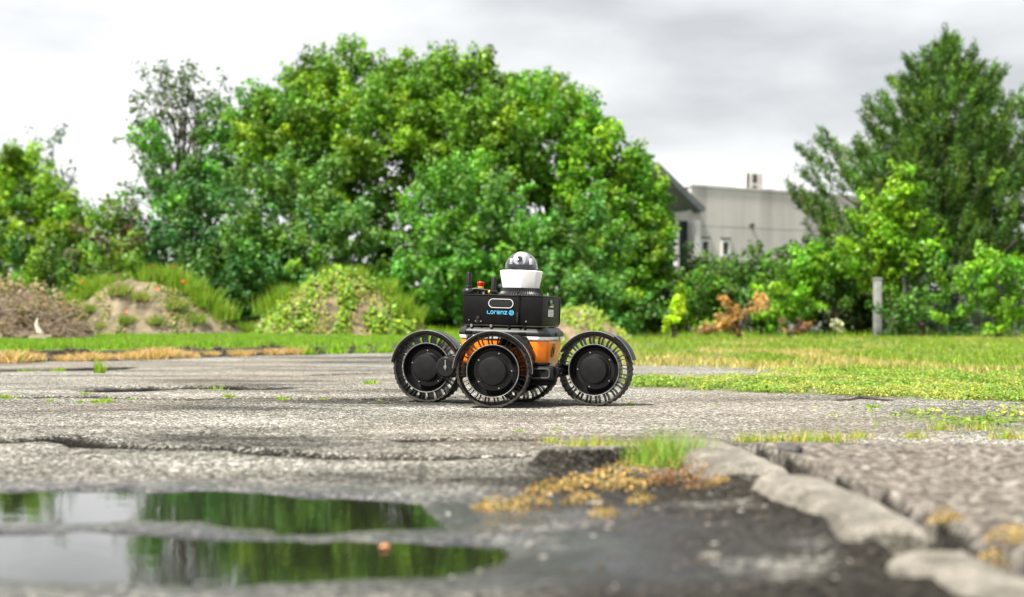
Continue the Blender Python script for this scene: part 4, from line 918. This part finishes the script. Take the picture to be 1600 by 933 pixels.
def blades(base, hgt, width, lean, cols, curve=0.0):
    n_ = len(base); a = rng.random(n_) * 2 * PI
    side = np.stack([np.cos(a), np.sin(a), np.zeros(n_)], 1) * width[:, None]
    b2 = rng.random(n_) * 2 * PI; ld = np.stack([np.cos(b2), np.sin(b2), np.zeros(n_)], 1)
    tip = base + ld * (lean * hgt)[:, None] + np.array([0, 0, 1]) * hgt[:, None]
    v = np.stack([base - side, base + side, tip], 1).reshape(-1, 3)
    return v, np.repeat(cols, 3, 0)
def tuft_mesh(name, n_, r, h, w, col, lean=0.5, dv=0.25, alt=None):
    p = np.c_[np.clip(rng.normal(size=(n_, 2)), -1.7, 1.7) * r * 0.5, np.zeros(n_)]
    hh = h * (0.45 + 0.6 * rng.random(n_)); cc_ = hsv_jit(col, n_, dv, .1)
    if alt is not None:
        k = rng.random(n_) < 0.35; cc_[k] = hsv_jit(alt, int(k.sum()), dv)
    v, c2 = blades(p, hh, np.full(n_, w), lean * rng.random(n_) + 0.1, cc_)
    return np_mesh(name, v, np.arange(len(v)), 3, c2)
def place(name, me, mtl, loc, label, cat, group=None, s=1.0, rz=None, sz=None):
    o = link(name, me, mtl); o.location = loc; o.scale = (s, s, sz or s); o.rotation_euler = (0, 0, random.random() * 6.28 if rz is None else rz)
    return tag(o, label, cat, group)

weed = tuft_mesh('weed', 420, 0.30, 0.42, 0.010, (0.17, 0.30, 0.02), 0.6, alt=(0.27, 0.36, 0.04))
weed2 = tuft_mesh('weed', 300, 0.22, 0.26, 0.010, (0.15, 0.26, 0.03), 0.9, alt=(0.35, 0.30, 0.10))
for (px, f, s, lab) in [(112, -0.1, 1.0, 'tall bright weeds climbing the left flank of the sandy mound'), (150, 0.05, 1.0, 'tall bright weeds on the upper left flank of the sandy mound'),
                        (90, -0.2, .8, 'weeds at the left foot of the sandy mound'), (168, .1, .8, 'weeds left of the crest of the sandy mound'), (238, 0.1, 1.0, 'tall weeds on the crest of the sandy mound under two poppies'), (265, 0.1, 1.15, 'tall weeds right of the crest of the sandy mound'),
                        (292, 0.0, 1.0, 'pale green weeds on the upper right flank of the sandy mound'), (318, -0.1, 1.0, 'bright weeds on the right flank of the sandy mound'), (345, -0.1, 1.0, 'weeds at the right foot of the sandy mound')]:
    place('weed_clump', weed, M['grass'], mA(px, f), lab, 'weeds', 'weed clumps on the sandy mound', s)
for (px, f, s, lab) in [(200, -0.45, 1.0, 'round green weed clump in the middle of the sandy mound'), (234, -0.5, .8, 'weed clump right of centre on the sandy mound front'), (138, -.5, .6, 'small olive weed clump low on the left of the sandy mound'),
                        (160, -.6, .6, 'small olive weed clump at the front left of the sandy mound'), (288, -.55, .9, 'weed clump on the right front of the sandy mound'), (225, -.85, .7, 'olive weed clump at the front foot of the sandy mound'),
                        (265, -.8, .7, 'weed clump at the right front foot of the sandy mound'), (185, -.85, .5, 'tiny weed clump at the front foot of the sandy mound'), (320, -.6, .8, 'weed clump on the far right front of the sandy mound')]:
    place('weed_clump', weed2, M['grass'], mA(px, f), lab, 'weeds', 'low weed clumps on the sandy mound', s)
# creeping cover over mound B, C and D: leaves nobody could count
def cover(name, top, px0, px1, n_, size, col, alt, label, fmin=-0.95, fmax=0.3, up=0.03, mtl='leaf'):
    P_ = []
    cl = [(random.uniform(px0, px1), random.uniform(fmin, fmax)) for _ in range(max(6, n_ // 90))]
    for _ in range(n_):
        c_ = random.choice(cl); v = top(c_[0] + random.gauss(0, 6), c_[1] + random.gauss(0, 0.08)); P_.append((v.x, v.y, v.z + abs(random.gauss(0, up))))
    P_ = np.array(P_); nn = unit(n_) * .7 + np.array([0, -.5, .8]); cc_ = hsv_jit(col, n_, .3, .12); k = rng.random(n_) < .35; cc_[k] = hsv_jit(alt, int(k.sum()))
    v, c2 = leaf_quads(P_, nn, size * (.5 + rng.random(n_)), cc_, .75)
    tag(link(name, np_mesh(name, v, np.arange(len(v)), 4, c2), M[mtl]), label, kind='stuff')
cover('ground_cover', mB_, 410, 655, 7000, 0.036, (0.15, 0.28, 0.02), (0.28, 0.38, 0.03), 'broad leaved weeds spreading over the overgrown mound', up=.07)
cover('ground_cover', mB_, 400, 670, 9000, 0.020, (0.22, 0.30, 0.04), (0.38, 0.30, 0.12), 'fine dry and green weeds between the broad leaves on the overgrown mound', up=.05)
cover('ground_cover', mA, 80, 380, 5200, 0.024, (0.17, 0.23, 0.04), (0.38, 0.29, 0.13), 'sparse dry weeds over the sandy mound', up=.03)
cover('ground_cover', mC, 830, 985, 4500, 0.03, (0.18, 0.28, 0.03), (0.30, 0.34, 0.04), 'weeds over the low mound behind the robot', up=.05)
cover('ground_cover', mD, -60, 140, 2600, 0.03, (0.16, 0.15, 0.05), (0.30, 0.22, 0.13), 'dry brown growth over the heap at the left edge', up=.10, mtl='dry')
for (px, f, s, lab) in [(425, 0, 1, 'tall weeds at the left shoulder of the overgrown mound'), (450, -.1, .9, 'weeds on the left flank of the overgrown mound'), (392, -.2, .8, 'weeds in the hollow between the two mounds'), (520, .1, .8, 'weeds on the crest of the overgrown mound'),
                        (555, .1, .8, 'weeds right of the crest of the overgrown mound'), (600, 0, .9, 'weeds on the right flank of the overgrown mound'), (625, -.3, .9, 'pale weeds low on the right of the overgrown mound'), (645, -.3, .8, 'weeds at the right foot of the overgrown mound')]:
    place('weed_clump', weed, M['grass'], mB_(px, f), lab, 'weeds', 'weed clumps on the overgrown mound', s)
# poppies
pm = MB(); 
for k in range(5):
    q = 2 * PI * k / 5; pm.add([(0, 0, 0), (0.045 * math.cos(q - .6), 0.045 * math.sin(q - .6), 0.03), (0.062 * math.cos(q), 0.062 * math.sin(q), 0.035), (0.045 * math.cos(q + .6), 0.045 * math.sin(q + .6), 0.03)], [(0, 1, 2, 3)])
pmo = pm.build('petals', M['poppy']); pme = pmo.data; bpy.data.objects.remove(pmo)
stm = MB().tube([(0, 0, -0.5), (0.02, 0, -0.2), (0, 0, 0)], 0.005, 5).build('stem', M['soil']); stme = stm.data; bpy.data.objects.remove(stm)
for px, py, dd, lab in [(128, 442, 25.4, 'leftmost poppy, standing in front of the dark bush'), (238, 416, 25.8, 'poppy highest above the crest of the sandy mound, the left of two'), (270, 418, 25.8, 'poppy above the crest of the sandy mound, the right of two'),
                    (286, 442, 25.4, 'poppy just right of the sandy mound crest'), (281, 456, 25.2, 'pale poppy below the crest on the right of the sandy mound'), (170, 487, 24.9, 'poppy low on the left front of the sandy mound'),
                    (196, 487, 24.9, 'poppy low in the middle front of the sandy mound'), (246, 452, 25.2, 'faint poppy on top of the bare sand of the mound'), (329, 453, 26, 'rightmost poppy, against the dark blue green bush')]:
    r = empty('poppy', W(px, py, dd)); tag(r, lab, 'flower', 'poppies on the sandy mound'); r.scale = (.75,) * 3 if py < 450 else (.5,) * 3
    o = link('petals', pme, parent=r); o.rotation_euler = (1.0, 0, random.random() * 6); link('stem', stme, parent=r)
# brush pile of dead branches
bpile = empty('brush_pile', W(35, 528, 21.6)); bpile.location.z = float(gz(bpile.location.x, 21.6)); tag(bpile, 'tangled pile of dead brown branches at the left edge', 'branches')
for k in range(70):
    a = random.uniform(-.7, .9); ln = random.uniform(0.3, 1.0); x0, y0, z0 = random.uniform(-.55, .7), random.uniform(-.4, .4), random.uniform(0, .45) ** 1.0
    if x0 > .2: z0 *= .5
    r0 = random.uniform(.006, .018)
    p = [Vector((x0, y0, z0))]; dr = Vector((math.cos(a) * random.choice((-1, 1)), random.uniform(-.5, .5), math.sin(a) * .6))
    for j in range(3): p.append(p[-1] + dr * ln / 3 + Vector((random.uniform(-.04, .04), 0, random.uniform(-.05, .05))))
    for q in p: q.z = max(q.z, 0.02)
    MB().tube(p, [r0, r0 * .8, r0 * .6, r0 * .3], 5).build('branch', M['deadwood'], bpile)
tw = MB()
for k in range(420):
    x0, y0, z0 = random.uniform(-.7, .9), random.uniform(-.5, .4), random.uniform(0, .62)
    if x0 > .3: z0 *= .4
    dr = Vector((random.uniform(-.3, .3), random.uniform(-.2, .2), random.uniform(-.05, .25)))
    tw.tube([(x0, y0, z0), Vector((x0, y0, z0)) + dr], [.005, .002], 3, False)
tw.build('twigs', M['deadwood'], bpile)['kind'] = 'stuff'
lg = empty('broken_log', W(60, 518, 21.0)); tag(lg, 'pale split log standing upright in front of the dead branches', 'log')
MB().tube([(0.03, 0, -0.05), (0, 0, 0.03), (-0.03, 0, 0.10), (-0.015, 0, 0.19)], [.045, .036, .026, .006], 9).build('splinter', M['palewood'], lg, smooth=True)
for k in range(6): MB().tube([(random.uniform(-.2, .05), -.05, -0.02 - .012 * k), (random.uniform(.08, .22), -.05, -0.03 - .012 * k)], .012, 6).build('stick', M['palewood'] if k % 2 else M['deadwood'], lg)

# ------------------------------------------------------------ bank and lawn
def scatter(n_, x0, x1, y0, y1, fn):
    x = rng.uniform(x0, x1, n_); y = rng.uniform(y0, y1, n_)
    k = rng.random(n_) < fn(x, y); x, y = x[k], y[k]
    return np.stack([x, y, gz(x, y) - 0.003], 1)
def lawnfn(x, y): return ss(0.75, 1.0, (y - bank_line(x)) / 0.9) * (1 - ss(-1.3, 0.6, x)) * (np.abs(x) < 0.37 * y + .5) * np.clip(18 / y, 0, 1)
p = scatter(150000, -9.5, 0.6, 15.5, 29, lawnfn); n_ = len(p)
v, c2 = blades(p, 0.045 + 0.04 * rng.random(n_), np.full(n_, 0.010), 0.6 * rng.random(n_), hsv_jit((0.19, 0.32, 0.028), n_, .25, .15))
tag(link('lawn_grass', np_mesh('lawn_grass', v, np.arange(len(v)), 3, c2), M['grass']), 'short bright green grass on top of the low bank at the left', kind='stuff')
# bank: straw tussocks, clods
straw = tuft_mesh('straw', 520, 0.20, 0.13, 0.008, (0.50, 0.34, 0.16), 1.5, alt=(0.56, 0.43, 0.24))
def bank_at(px):
    # walk along the view column until the bank face is met
    for d in np.arange(13, 26, .05):
        x = (px - 800) * d / F
        if d > bank_line(x) + 0.12: return x, d
for px, s, lab in [(12, 1.2, 'straw coloured tussock at the left end of the bank'), (45, .8, 'straw tussock second from the left end of the bank'), (98, .7, 'small straw tussock on the bank below the dead branches'), (135, .9, 'straw tussock on the bank under the left foot of the sandy mound'),
                   (200, .8, 'straw tussock on the bank left of the long dry clump'), (225, 1.15, 'left half of the long dry clump under the sandy mound'), (255, 1.1, 'right half of the long dry clump under the sandy mound'), (290, .8, 'straw tussock right of the long dry clump on the bank'),
                   (377, .8, 'round pale straw tussock alone on the dark bank'), (425, .75, 'pale straw tussock, left of the close pair on the bank'), (462, .8, 'pale straw tussock, right of the close pair on the bank'), (330, .5, 'small faint straw tussock on the dark bank'), (165, .6, 'small straw tussock between two larger ones on the bank')]:
    x, d = bank_at(px); place('straw_tussock', straw, M['dry'], (x, d, float(gz(x, d)) - .01), lab, 'dry grass', 'straw tussocks on the bank', s)
bankweed = tuft_mesh('weed', 130, 0.14, 0.14, 0.008, (0.22, 0.38, 0.02), 0.8)
for px, s, lab in [(478, 1, 'green weed on the bank right of the straw pair'), (525, 1.2, 'green weed in the middle of the stony bank'), (566, .8, 'green weed on the stony bank near the robot'), (600, 1, 'green weed on the bank just left of the left fender'), (30, 1, 'green weed by the left end of the bank')]:
    x, d = bank_at(px); place('bank_weed', bankweed, M['grass'], (x, d - .1, float(gz(x, d - .1))), lab, 'weeds', 'green weeds on the bank', s)
def stones(name, pts, size, mtl, label):
    V = []; Fc = []
    ico = [(0, 0, 1)] + [(.9 * math.cos(k * 1.2566), .9 * math.sin(k * 1.2566), .35) for k in range(5)] + [(.9 * math.cos(k * 1.2566 + .63), .9 * math.sin(k * 1.2566 + .63), -.35) for k in range(5)] + [(0, 0, -1)]
    tri = [(0, 1 + k, 1 + (k + 1) % 5) for k in range(5)] + [(1 + k, 6 + k, 1 + (k + 1) % 5) for k in range(5)] + [(1 + (k + 1) % 5, 6 + k, 6 + (k + 1) % 5) for k in range(5)] + [(6 + k, 11, 6 + (k + 1) % 5) for k in range(5)]
    ico = np.array(ico); tri = np.array(tri); n_ = len(pts)
    sz = size * (0.35 + 0.9 * rng.random(n_) ** 2)
    v = ico[None] * (1 + .25 * rng.normal(size=(n_, 12, 1))) * sz[:, None, None] * np.stack([1 + .4 * rng.random(n_), np.ones(n_), .55 + .2 * rng.random(n_)], 1)[:, None, :]
    a = rng.random(n_) * 6.28; ca, sa = np.cos(a)[:, None], np.sin(a)[:, None]
    v = np.stack([v[..., 0] * ca - v[..., 1] * sa, v[..., 0] * sa + v[..., 1] * ca, v[..., 2]], -1) + np.asarray(pts)[:, None, :]
    f = (tri[None] + (np.arange(n_) * 12)[:, None, None]).reshape(-1)
    o = link(name, np_mesh(name, v.reshape(-1, 3), f, 3), mtl); return tag(o, label, kind='stuff')
p = scatter(9000, -9, 0.4, 14, 24, lambda x, y: ((y - bank_line(x)) > 0.02) * ((y - bank_line(x)) < 0.85) * (x < 0.1) * 1.0)
stones('bank_rubble', p, 0.045, M['soil'], 'dark stones and clods in the cut face of the bank')
p = scatter(14000, -4.5, 6.0, 4.4, 17, lambda x, y: (np.abs(x) < .36 * y) * (1 - .9 * ss(0.9, 0.95, slab_mask(x, y))) * np.clip(7 / y, 0, 1) ** 1.5 * .7)
stones('grit', p, 0.0075, M['pebble'], 'loose grit and small stones scattered over the asphalt')
p = scatter(1500, -0.2, 1.7, 2.0, 4.3, lambda x, y: 0.6 * (1 - ((x > kerb_l(y) - .02) & (x < kerb_r(y) + .03))))
stones('gravel', p, 0.0075, M['pebble'], 'loose gravel in the right foreground round the kerb')

p = scatter(3200, -0.05, 0.75, 2.0, 4.3, lambda x, y: ((x < kerb_l(y) + .02) & (pud(x, y) < -.6)) * 0.7 * ss(.35, .6, fbm(x * 5, y * 4, 61)))
stones('soil_crumbs', p, 0.009, M['soil'], 'dark crumbs of earth and broken asphalt left of the kerb')
# ------------------------------------------------------------ right hand grass
def rf(x, y): return right_green(x, y) * (np.abs(x) < .37 * y + .3)
p = scatter(260000, 0.5, 5.2, 5.4, 13, lambda x, y: rf(x, y) * ss(0.42, 0.58, fbm(x * 6, y * 3.5, 55, 5)) * (slab_mask(x, y) < .1)); n_ = len(p)
p[:, 2] += 0.004 + 0.045 * rng.random(n_) * (0.3 + fbm(p[:, 0] * 6, p[:, 1] * 6, 56))
cc_ = hsv_jit((0.16, 0.25, 0.025), n_, .4, .2); k = fbm(p[:, 0] * 2.2, p[:, 1] * 1.5, 57) > 0.56; cc_[k] = hsv_jit((0.25, 0.29, 0.05), int(k.sum()), .3)
v, c2 = leaf_quads(p, unit(n_) * .6 + np.array([0, -.25, .8]), 0.0095 * (.5 + rng.random(n_)), cc_, .7)
tag(link('clover', np_mesh('clover', v, np.arange(len(v)), 4, c2), M['grass']), 'low yellow green clover mat right of the robot', kind='stuff')
p = scatter(230000, 0.2, 13.5, 12.0, 35.5, lambda x, y: rf(x, y) * np.clip(15 / y, 0, 1) * (0.25 + .75 * ss(0.38, 0.55, fbm(x * 1.8, y * .8, 58)))); n_ = len(p)
cc_ = hsv_jit((0.20, 0.30, 0.03), n_, .3, .15); yl = fbm(p[:, 0] * 1.1, p[:, 1] * .5, 59) + .12 * (1 - ss(14, 22, p[:, 1])) > 0.60; cc_[yl] = hsv_jit((0.42, 0.36, 0.13), int(yl.sum()), .25)
v, c2 = blades(p, 0.03 + .06 * rng.random(n_) ** 2, np.full(n_, .009), .9 * rng.random(n_), cc_)
tag(link('meadow_grass', np_mesh('meadow_grass', v, np.arange(len(v)), 3, c2), M['grass']), 'green and straw coloured grass running back to the hedge at the right', kind='stuff')
# taller fringe at the hedge foot and mound feet
p = scatter(30000, -9, 13.5, 26, 34.5, lambda x, y: .8 * ((x > 0.8) & (y > 32.5) | (x < .8) & (x > -3) & (y > 27.5) | (x < -3) & (y > 26.2)) * (np.abs(x) < .37 * y)); n_ = len(p)
v, c2 = blades(p, 0.06 + .18 * rng.random(n_) ** 2, np.full(n_, .010), .6 * rng.random(n_), hsv_jit((0.20, 0.34, 0.02), n_, .3, .2))
tag(link('grass_fringe', np_mesh('grass_fringe', v, np.arange(len(v)), 3, c2), M['grass']), 'taller grass fringe at the foot of the hedge and mounds', kind='stuff')

# ------------------------------------------------------------ weeds in the asphalt
sprig = tuft_mesh('sprig', 60, 0.045, 0.035, 0.005, (0.24, 0.38, 0.02), 1.4)
for px, py, s, lab in [(155, 583, 0.5, 'tall green weed growing from the far crack at the left'), (8, 624, 1.0, 'green weed at the left edge on the near crack'), (38, 580, .8, 'leftmost small weed on the far crack'), (64, 578, .8, 'small weed on the far crack, second from the left'), (92, 580, .8, 'small weed on the far crack, left of the tall weed'),
                       (78, 627, .6, 'small weed on the near crack left of the weed pair'), (125, 629, .6, 'tiny weed beside the weed pair'), (152, 629, .9, 'left weed of the pair below the near crack'), (168, 628, .9, 'right weed of the pair below the near crack'), (133, 618, .6, 'small weed just above the near crack'),
                       (335, 606, 1.3, 'flat green weed patch on the middle crack'), (357, 621, .8, 'small weed below the flat weed patch'), (440, 625, .8, 'small weed on the near crack midway to the robot'), (505, 622, .7, 'upright little weed on the near crack'), (578, 601, .9, 'weed patch left of the left wheel'),
                       (595, 626, .6, 'little weed just left of the left tyre'), (205, 626, .5, 'tiny weed right of the weed pair'), (985, 633, .7, 'weed beside the right tyre'), (1365, 637, .8, 'small weed in front of the black root'), (1120, 633, .4, 'tiny weed on the bare asphalt right of the robot'), (810, 675, .6, 'small weed near the broken asphalt edge'), (870, 672, .6, 'tiny weed in front of the robot')]:
    x, d = gp(px, py); o = place('asphalt_weed', sprig, M['grass'], (x, d, float(gz(x, d)) - .004), lab, 'weed', 'small weeds growing in the asphalt cracks', s * d / 8.0)
    if s == 0.5 and px == 155: o.scale = (1.1, 1.1, 4.2)
# black root or strip lying at the edge of the clover
x, d = gp(1350, 627); r = MB().tube([(-.16, 0, 0), (-.07, 0, .004), (-.02, 0.01, .016), (.03, 0, .012), (.09, -.02, .003), (.15, -.02, .003)], [.002, .006, .009, .007, .005, .002], 7).build('root', M['soil'], smooth=True, loc=(x, d, float(gz(x, d)) + .004))
tag(r, 'short black root lying along the front edge of the clover', 'root')

# ------------------------------------------------------------ kerb
def kerbstone(y0, y1, hgt, seed, label, tiltz=0.0, tw=0.0):
    n1, n2 = 90, 34; L_ = y1 - y0; V = []
    rings = []
    for i in range(n1):
        t = i / (n1 - 1); y = y0 + t * L_; e_ = min(t, 1 - t) * L_; inset = 0.022 * math.exp(-e_ / 0.018)
        xl, xr = kerb_l(y) - (0.060 * (0.75 + 0.25 * math.cos(t * 5)) if seed == 1 else 0.012 * math.sin(t * 7 + seed)), kerb_r(y); cx, hw = (xl + xr) / 2, (xr - xl) / 2 - inset
        ring = []
        for k in range(n2):
            a = -0.15 + (PI + 0.3) * k / (n2 - 1); ca, sa = math.cos(a), math.sin(a)
            sx_ = math.copysign(abs(ca) ** 0.42, ca); sz_ = math.copysign(abs(sa) ** 0.42, sa)
            zt = (hgt + tiltz * (t - .5)) - inset * .8
            nzz = 0.010 * (fbm(np.array(y * 4.5 + seed * 7), np.array(k * .22), seed, 3) - .5) + 0.006 * (fbm(np.array(y * 30 + seed), np.array(k * .8), seed + 9, 3) - .5)
            ring.append((cx + (hw + nzz) * sx_ + tw * (t - .5), y, (zt + nzz + 0.10) * sz_ - 0.10 if sz_ > 0 else -0.12))
        rings.append(ring)
    mb = MB(); mb.loft(rings); o = mb.build('kerbstone', M['stone'], smooth=True)
    # put the origin at the stone
    c_ = Vector(((kerb_l(y0) + kerb_r(y0)) / 2, (y0 + y1) / 2, 0)); o.data.transform(Matrix.Translation(-c_)); o.location = c_
    return tag(o, label, 'kerbstone', 'kerbstones of the old kerb')
kerbstone(3.66, 4.40, 0.060, 1, 'farthest kerbstone, its end beside the green grass tuft', 0.020, -.03)
kerbstone(2.57, 3.40, 0.060, 2, 'middle kerbstone with moss in the joint behind it', 0.006, .015)
kerbstone(1.55, 2.44, 0.042, 3, 'nearest kerbstone running out of the picture at the bottom right', -.01)
# grass and moss round the kerb
tall = tuft_mesh('tuft', 300, 0.09, 0.12, 0.0020, (0.17, 0.33, 0.04), 0.9, alt=(0.36, 0.36, 0.08))
short = tuft_mesh('tuft', 110, 0.075, 0.055, 0.0022, (0.24, 0.36, 0.02), 1.1, alt=(0.48, 0.38, 0.12))
def near(px, py, z=0.0):
    x, d = gp(px, py, z); return (x, d, float(gz(x, d)) - .003)
for px, py, s, lab in [(1055, 735, 1.0, 'tall soft green grass tuft at the end of the far kerbstone'), (1015, 728, .8, 'green grass tuft left of the tallest tuft by the kerb'), (1085, 728, .7, 'green grass tuft pressed against the far kerbstone')]:
    place('grass_tuft', tall, M['grass'], near(px, py), lab, 'grass', 'green tufts at the kerb end', s)
for px, py, s, lab in [(940, 712, .9, 'yellow green tuft on the crack left of the kerb'), (900, 700, .8, 'yellow green tuft at the left end of the weedy crack'), (975, 705, .8, 'pale tuft behind the tall green grass'), (1170, 690, .9, 'green tuft behind the far kerbstone'), (1215, 692, 1.0, 'green tuft at the left corner of the raised slab'), (1255, 690, 1.0, 'green tuft along the far edge of the raised slab'),
                       (1300, 690, 1.0, 'green tuft right along the slab edge'), (1340, 684, .7, 'tiny tuft behind the slab edge'), (1430, 684, .8, 'tan tuft behind the slab edge'), (1470, 672, .8, 'green tuft behind the right part of the slab'), (1575, 686, 1.0, 'upright green weed at the right edge behind the slab'), (1530, 672, .8, 'weed patch near the right edge'), (1020, 700, .9, 'yellowish tuft left of the far kerbstone end'), (860, 692, .6, 'small yellow tuft at the crack end')]:
    place('grass_tuft', short, M['grass'], near(px, py), lab, 'grass', 'short tufts along the old kerb and slab', s)
def moss_mesh(n_, r, h, col, alt, leaf):
    a = rng.random(n_) * 6.28; rr_ = r * np.sqrt(rng.random(n_)); p = np.stack([rr_ * np.cos(a) * 1.4, rr_ * np.sin(a), h * rng.random(n_) * (1 - (rr_ / r) ** 2)], 1)
    cc_ = hsv_jit(col, n_, .3, .15); k = rng.random(n_) < .35; cc_[k] = hsv_jit(alt, int(k.sum()))
    v, c2 = leaf_quads(p, unit(n_) * .7 + np.array([0, -.2, .6]), leaf * (.5 + rng.random(n_)), cc_, .5)
    return np_mesh('moss', v, np.arange(len(v)), 4, c2)
mo1 = moss_mesh(300, 0.060, 0.030, (0.56, 0.38, 0.14), (0.16, 0.11, 0.045), .0046)
mo2 = moss_mesh(340, 0.060, 0.045, (0.22, 0.11, 0.05), (0.42, 0.27, 0.12), .0042)
mo3 = moss_mesh(160, 0.05, 0.02, (0.36, 0.34, 0.03), (0.48, 0.40, 0.06), .006)
for px, py, s, me_, lab in [(785, 797, 1, mo1, 'leftmost orange moss patch near the puddle'), (830, 787, 1, mo1, 'orange moss patch second from the left'), (860, 768, 1.2, mo1, 'orange moss patch under the broken asphalt lip, left end'), (900, 760, 1.2, mo1, 'orange moss patch under the middle of the broken asphalt lip'),
                            (940, 752, 1.2, mo1, 'orange moss patch at the right end of the broken asphalt lip'), (975, 742, 1.2, mo1, 'orange moss patch rising towards the green tufts'), (910, 785, .9, mo1, 'pale moss patch in the dark soil'), (975, 765, 1, mo1, 'straw moss patch in the middle of the dark soil'), (1005, 790, .9, mo1, 'v shaped straw moss clump'),
                            (945, 805, .8, mo1, 'lowest straw moss clump in the dark soil'), (1040, 760, 1.3, mo2, 'rust red moss patch under the tall green tuft'), (1075, 755, 1.4, mo2, 'rust red moss patch beside the far kerbstone'), (1100, 775, 1, mo2, 'rust coloured moss at the foot of the far kerbstone'), (1125, 770, .8, mo1, 'straw moss at the near left foot of the far kerbstone'),
                            (1180, 762, .8, mo3, 'yellow moss in the joint between the two kerbstones'), (1215, 790, .8, mo1, 'orange moss at the left foot of the middle kerbstone'), (1262, 812, .7, mo1, 'small orange moss on the left of the middle kerbstone'), (1370, 862, .9, mo1, 'orange moss left of the dark hole'), (1395, 868, .7, mo3, 'yellow moss left of the dark hole'),
                            (1480, 850, .9, mo1, 'straw coloured moss round the dark hole by the nearest joint'), (1455, 880, .7, mo3, 'yellow moss below the dark hole')]:
    place('moss_patch', me_, M['dry'], near(px, py), lab, 'moss', 'moss patches round the old kerb', s * random.uniform(.6, .95), None, s * 1.1)
for px, py, s, me_, lab in [(1178, 706, .8, mo2, 'rust moss in the gap behind the far kerbstone'), (1212, 728, .8, mo2, 'rust moss in the gap at the kerb joint'), (1505, 820, 1.0, mo1, 'orange moss on the slab edge above the nearest kerbstone'), (1560, 835, .9, mo1, 'orange moss near the right edge of the picture'), (1590, 832, .9, mo1, 'orange moss at the right edge of the picture')]:
    x, d = gp(px, py, .06); place('moss_patch', me_, M['dry'], (x, d, float(gz(x, d))), lab, 'moss', 'moss patches round the old kerb', s)
# small sunk clods, asphalt lumps
def lump(px, py, s, mtl, name, label, cat, z=0.0, sq=.6):
    x, d = gp(px, py, z); me_ = bpy.data.meshes.new(name); bm = bmesh.new(); bmesh.ops.create_icosphere(bm, subdivisions=3, radius=s)
    sd = random.random() * 50
    for v_ in bm.verts:
        q = v_.co / s; k = 1 + .45 * (float(fbm(np.array(q.x * 1.7 + sd), np.array(q.y * 1.7 + q.z * 2), 77)) - .5) * 2 * .6
        v_.co = Vector((v_.co.x * 1.4, v_.co.y, v_.co.z * sq)) * k
    bm.to_mesh(me_); bm.free(); me_.polygons.foreach_set('use_smooth', [True] * len(me_.polygons))
    o = link(name, me_, mtl); o.location = (x, d, float(gz(x, d)) + s * sq * .35); o.rotation_euler = (0, 0, random.random() * 6); return tag(o, label, cat)
x, d = gp(601, 847); o = lump(601, 850, 0.009, M['orangestone'], 'pebble', 'small orange pebble lying in the puddle', 'pebble'); o.location.z = WZ + .004
lump(1235, 722, .03, M['asph'], 'asphalt_lump', 'dark asphalt lump stuck in the gap at the kerb joint', 'stone', .03)
lump(930, 790, .015, M['stone'], 'loose_stone', 'pale stone lying in the dark soil below the moss', 'stone')
lump(803, 832, .012, M['stone'], 'loose_stone', 'pale brown stone right of the puddle', 'stone')
lump(1110, 878, .015, M['stone'], 'loose_stone', 'pale stone in the dark soil left of the nearest kerbstone', 'stone')
lump(1480, 900, .018, M['stone'], 'loose_stone', 'pale stone at the left foot of the nearest kerbstone', 'stone')

# ------------------------------------------------------------ posts and wire fence at the hedge
p0 = W(1371, 523, 33.0); pz = float(gz(p0.x, p0.y))
po_ = empty('old_post', (p0.x, p0.y, pz)); tag(po_, 'weathered grey wooden post in front of the hedge', 'post')
MB().box((0, 0, .62), (.165, .15, 1.34)).build('shaft', M['postwood'], po_, .015); MB().box((0, 0, 1.31), (.19, .17, .05)).build('cap', M['postwood'], po_, .008)
fn = empty('wire_fence', (W(1500, 520, 33.6).x, 33.6, float(gz(10, 33.6)))); tag(fn, 'sagging chain link fence half hidden in the hedge at the right', 'fence')
for x in (-1.25, 0.0, 1.25, 2.5):
    MB().tube([(x, 0, -.1), (x, 0, 1.75)], .028, 10).build('post', M['wire'], fn, smooth=True)
MB().tube([(-1.3, 0, 1.62), (2.6, 0, 1.60)], .016, 8).build('top_rail', M['wire'], fn, smooth=True)
mb = MB(); s = 0.075
for k in range(-22, 52):
    for sg in (1, -1):
        x0 = -1.3 + k * s; pts = []
        za, zb = 0.03, 1.6; xa, xb = x0, x0 + sg * (zb - za)
        ta, tb_ = 0, 1
        for lim in (-1.3, 2.55):
            pass
        lo, hi = sorted((xa, xb))
        t0 = max(0, (-1.3 - xa) / (xb - xa)) if sg > 0 else max(0, (2.55 - xa) / (xb - xa)); t1 = min(1, (2.55 - xa) / (xb - xa)) if sg > 0 else min(1, (-1.3 - xa) / (xb - xa))
        if t1 - t0 < .05: continue
        mb.tube([(xa + (xb - xa) * t0, .004 * sg, za + (zb - za) * t0), (xa + (xb - xa) * t1, .004 * sg, za + (zb - za) * t1)], .0028, 3, False)
mb.build('wire_mesh', M['wire'], fn)['kind'] = 'stuff'
print('objects', len(bpy.data.objects), 'tris', sum(len(m_.loops) - 2 * len(m_.polygons) for m_ in bpy.data.meshes))
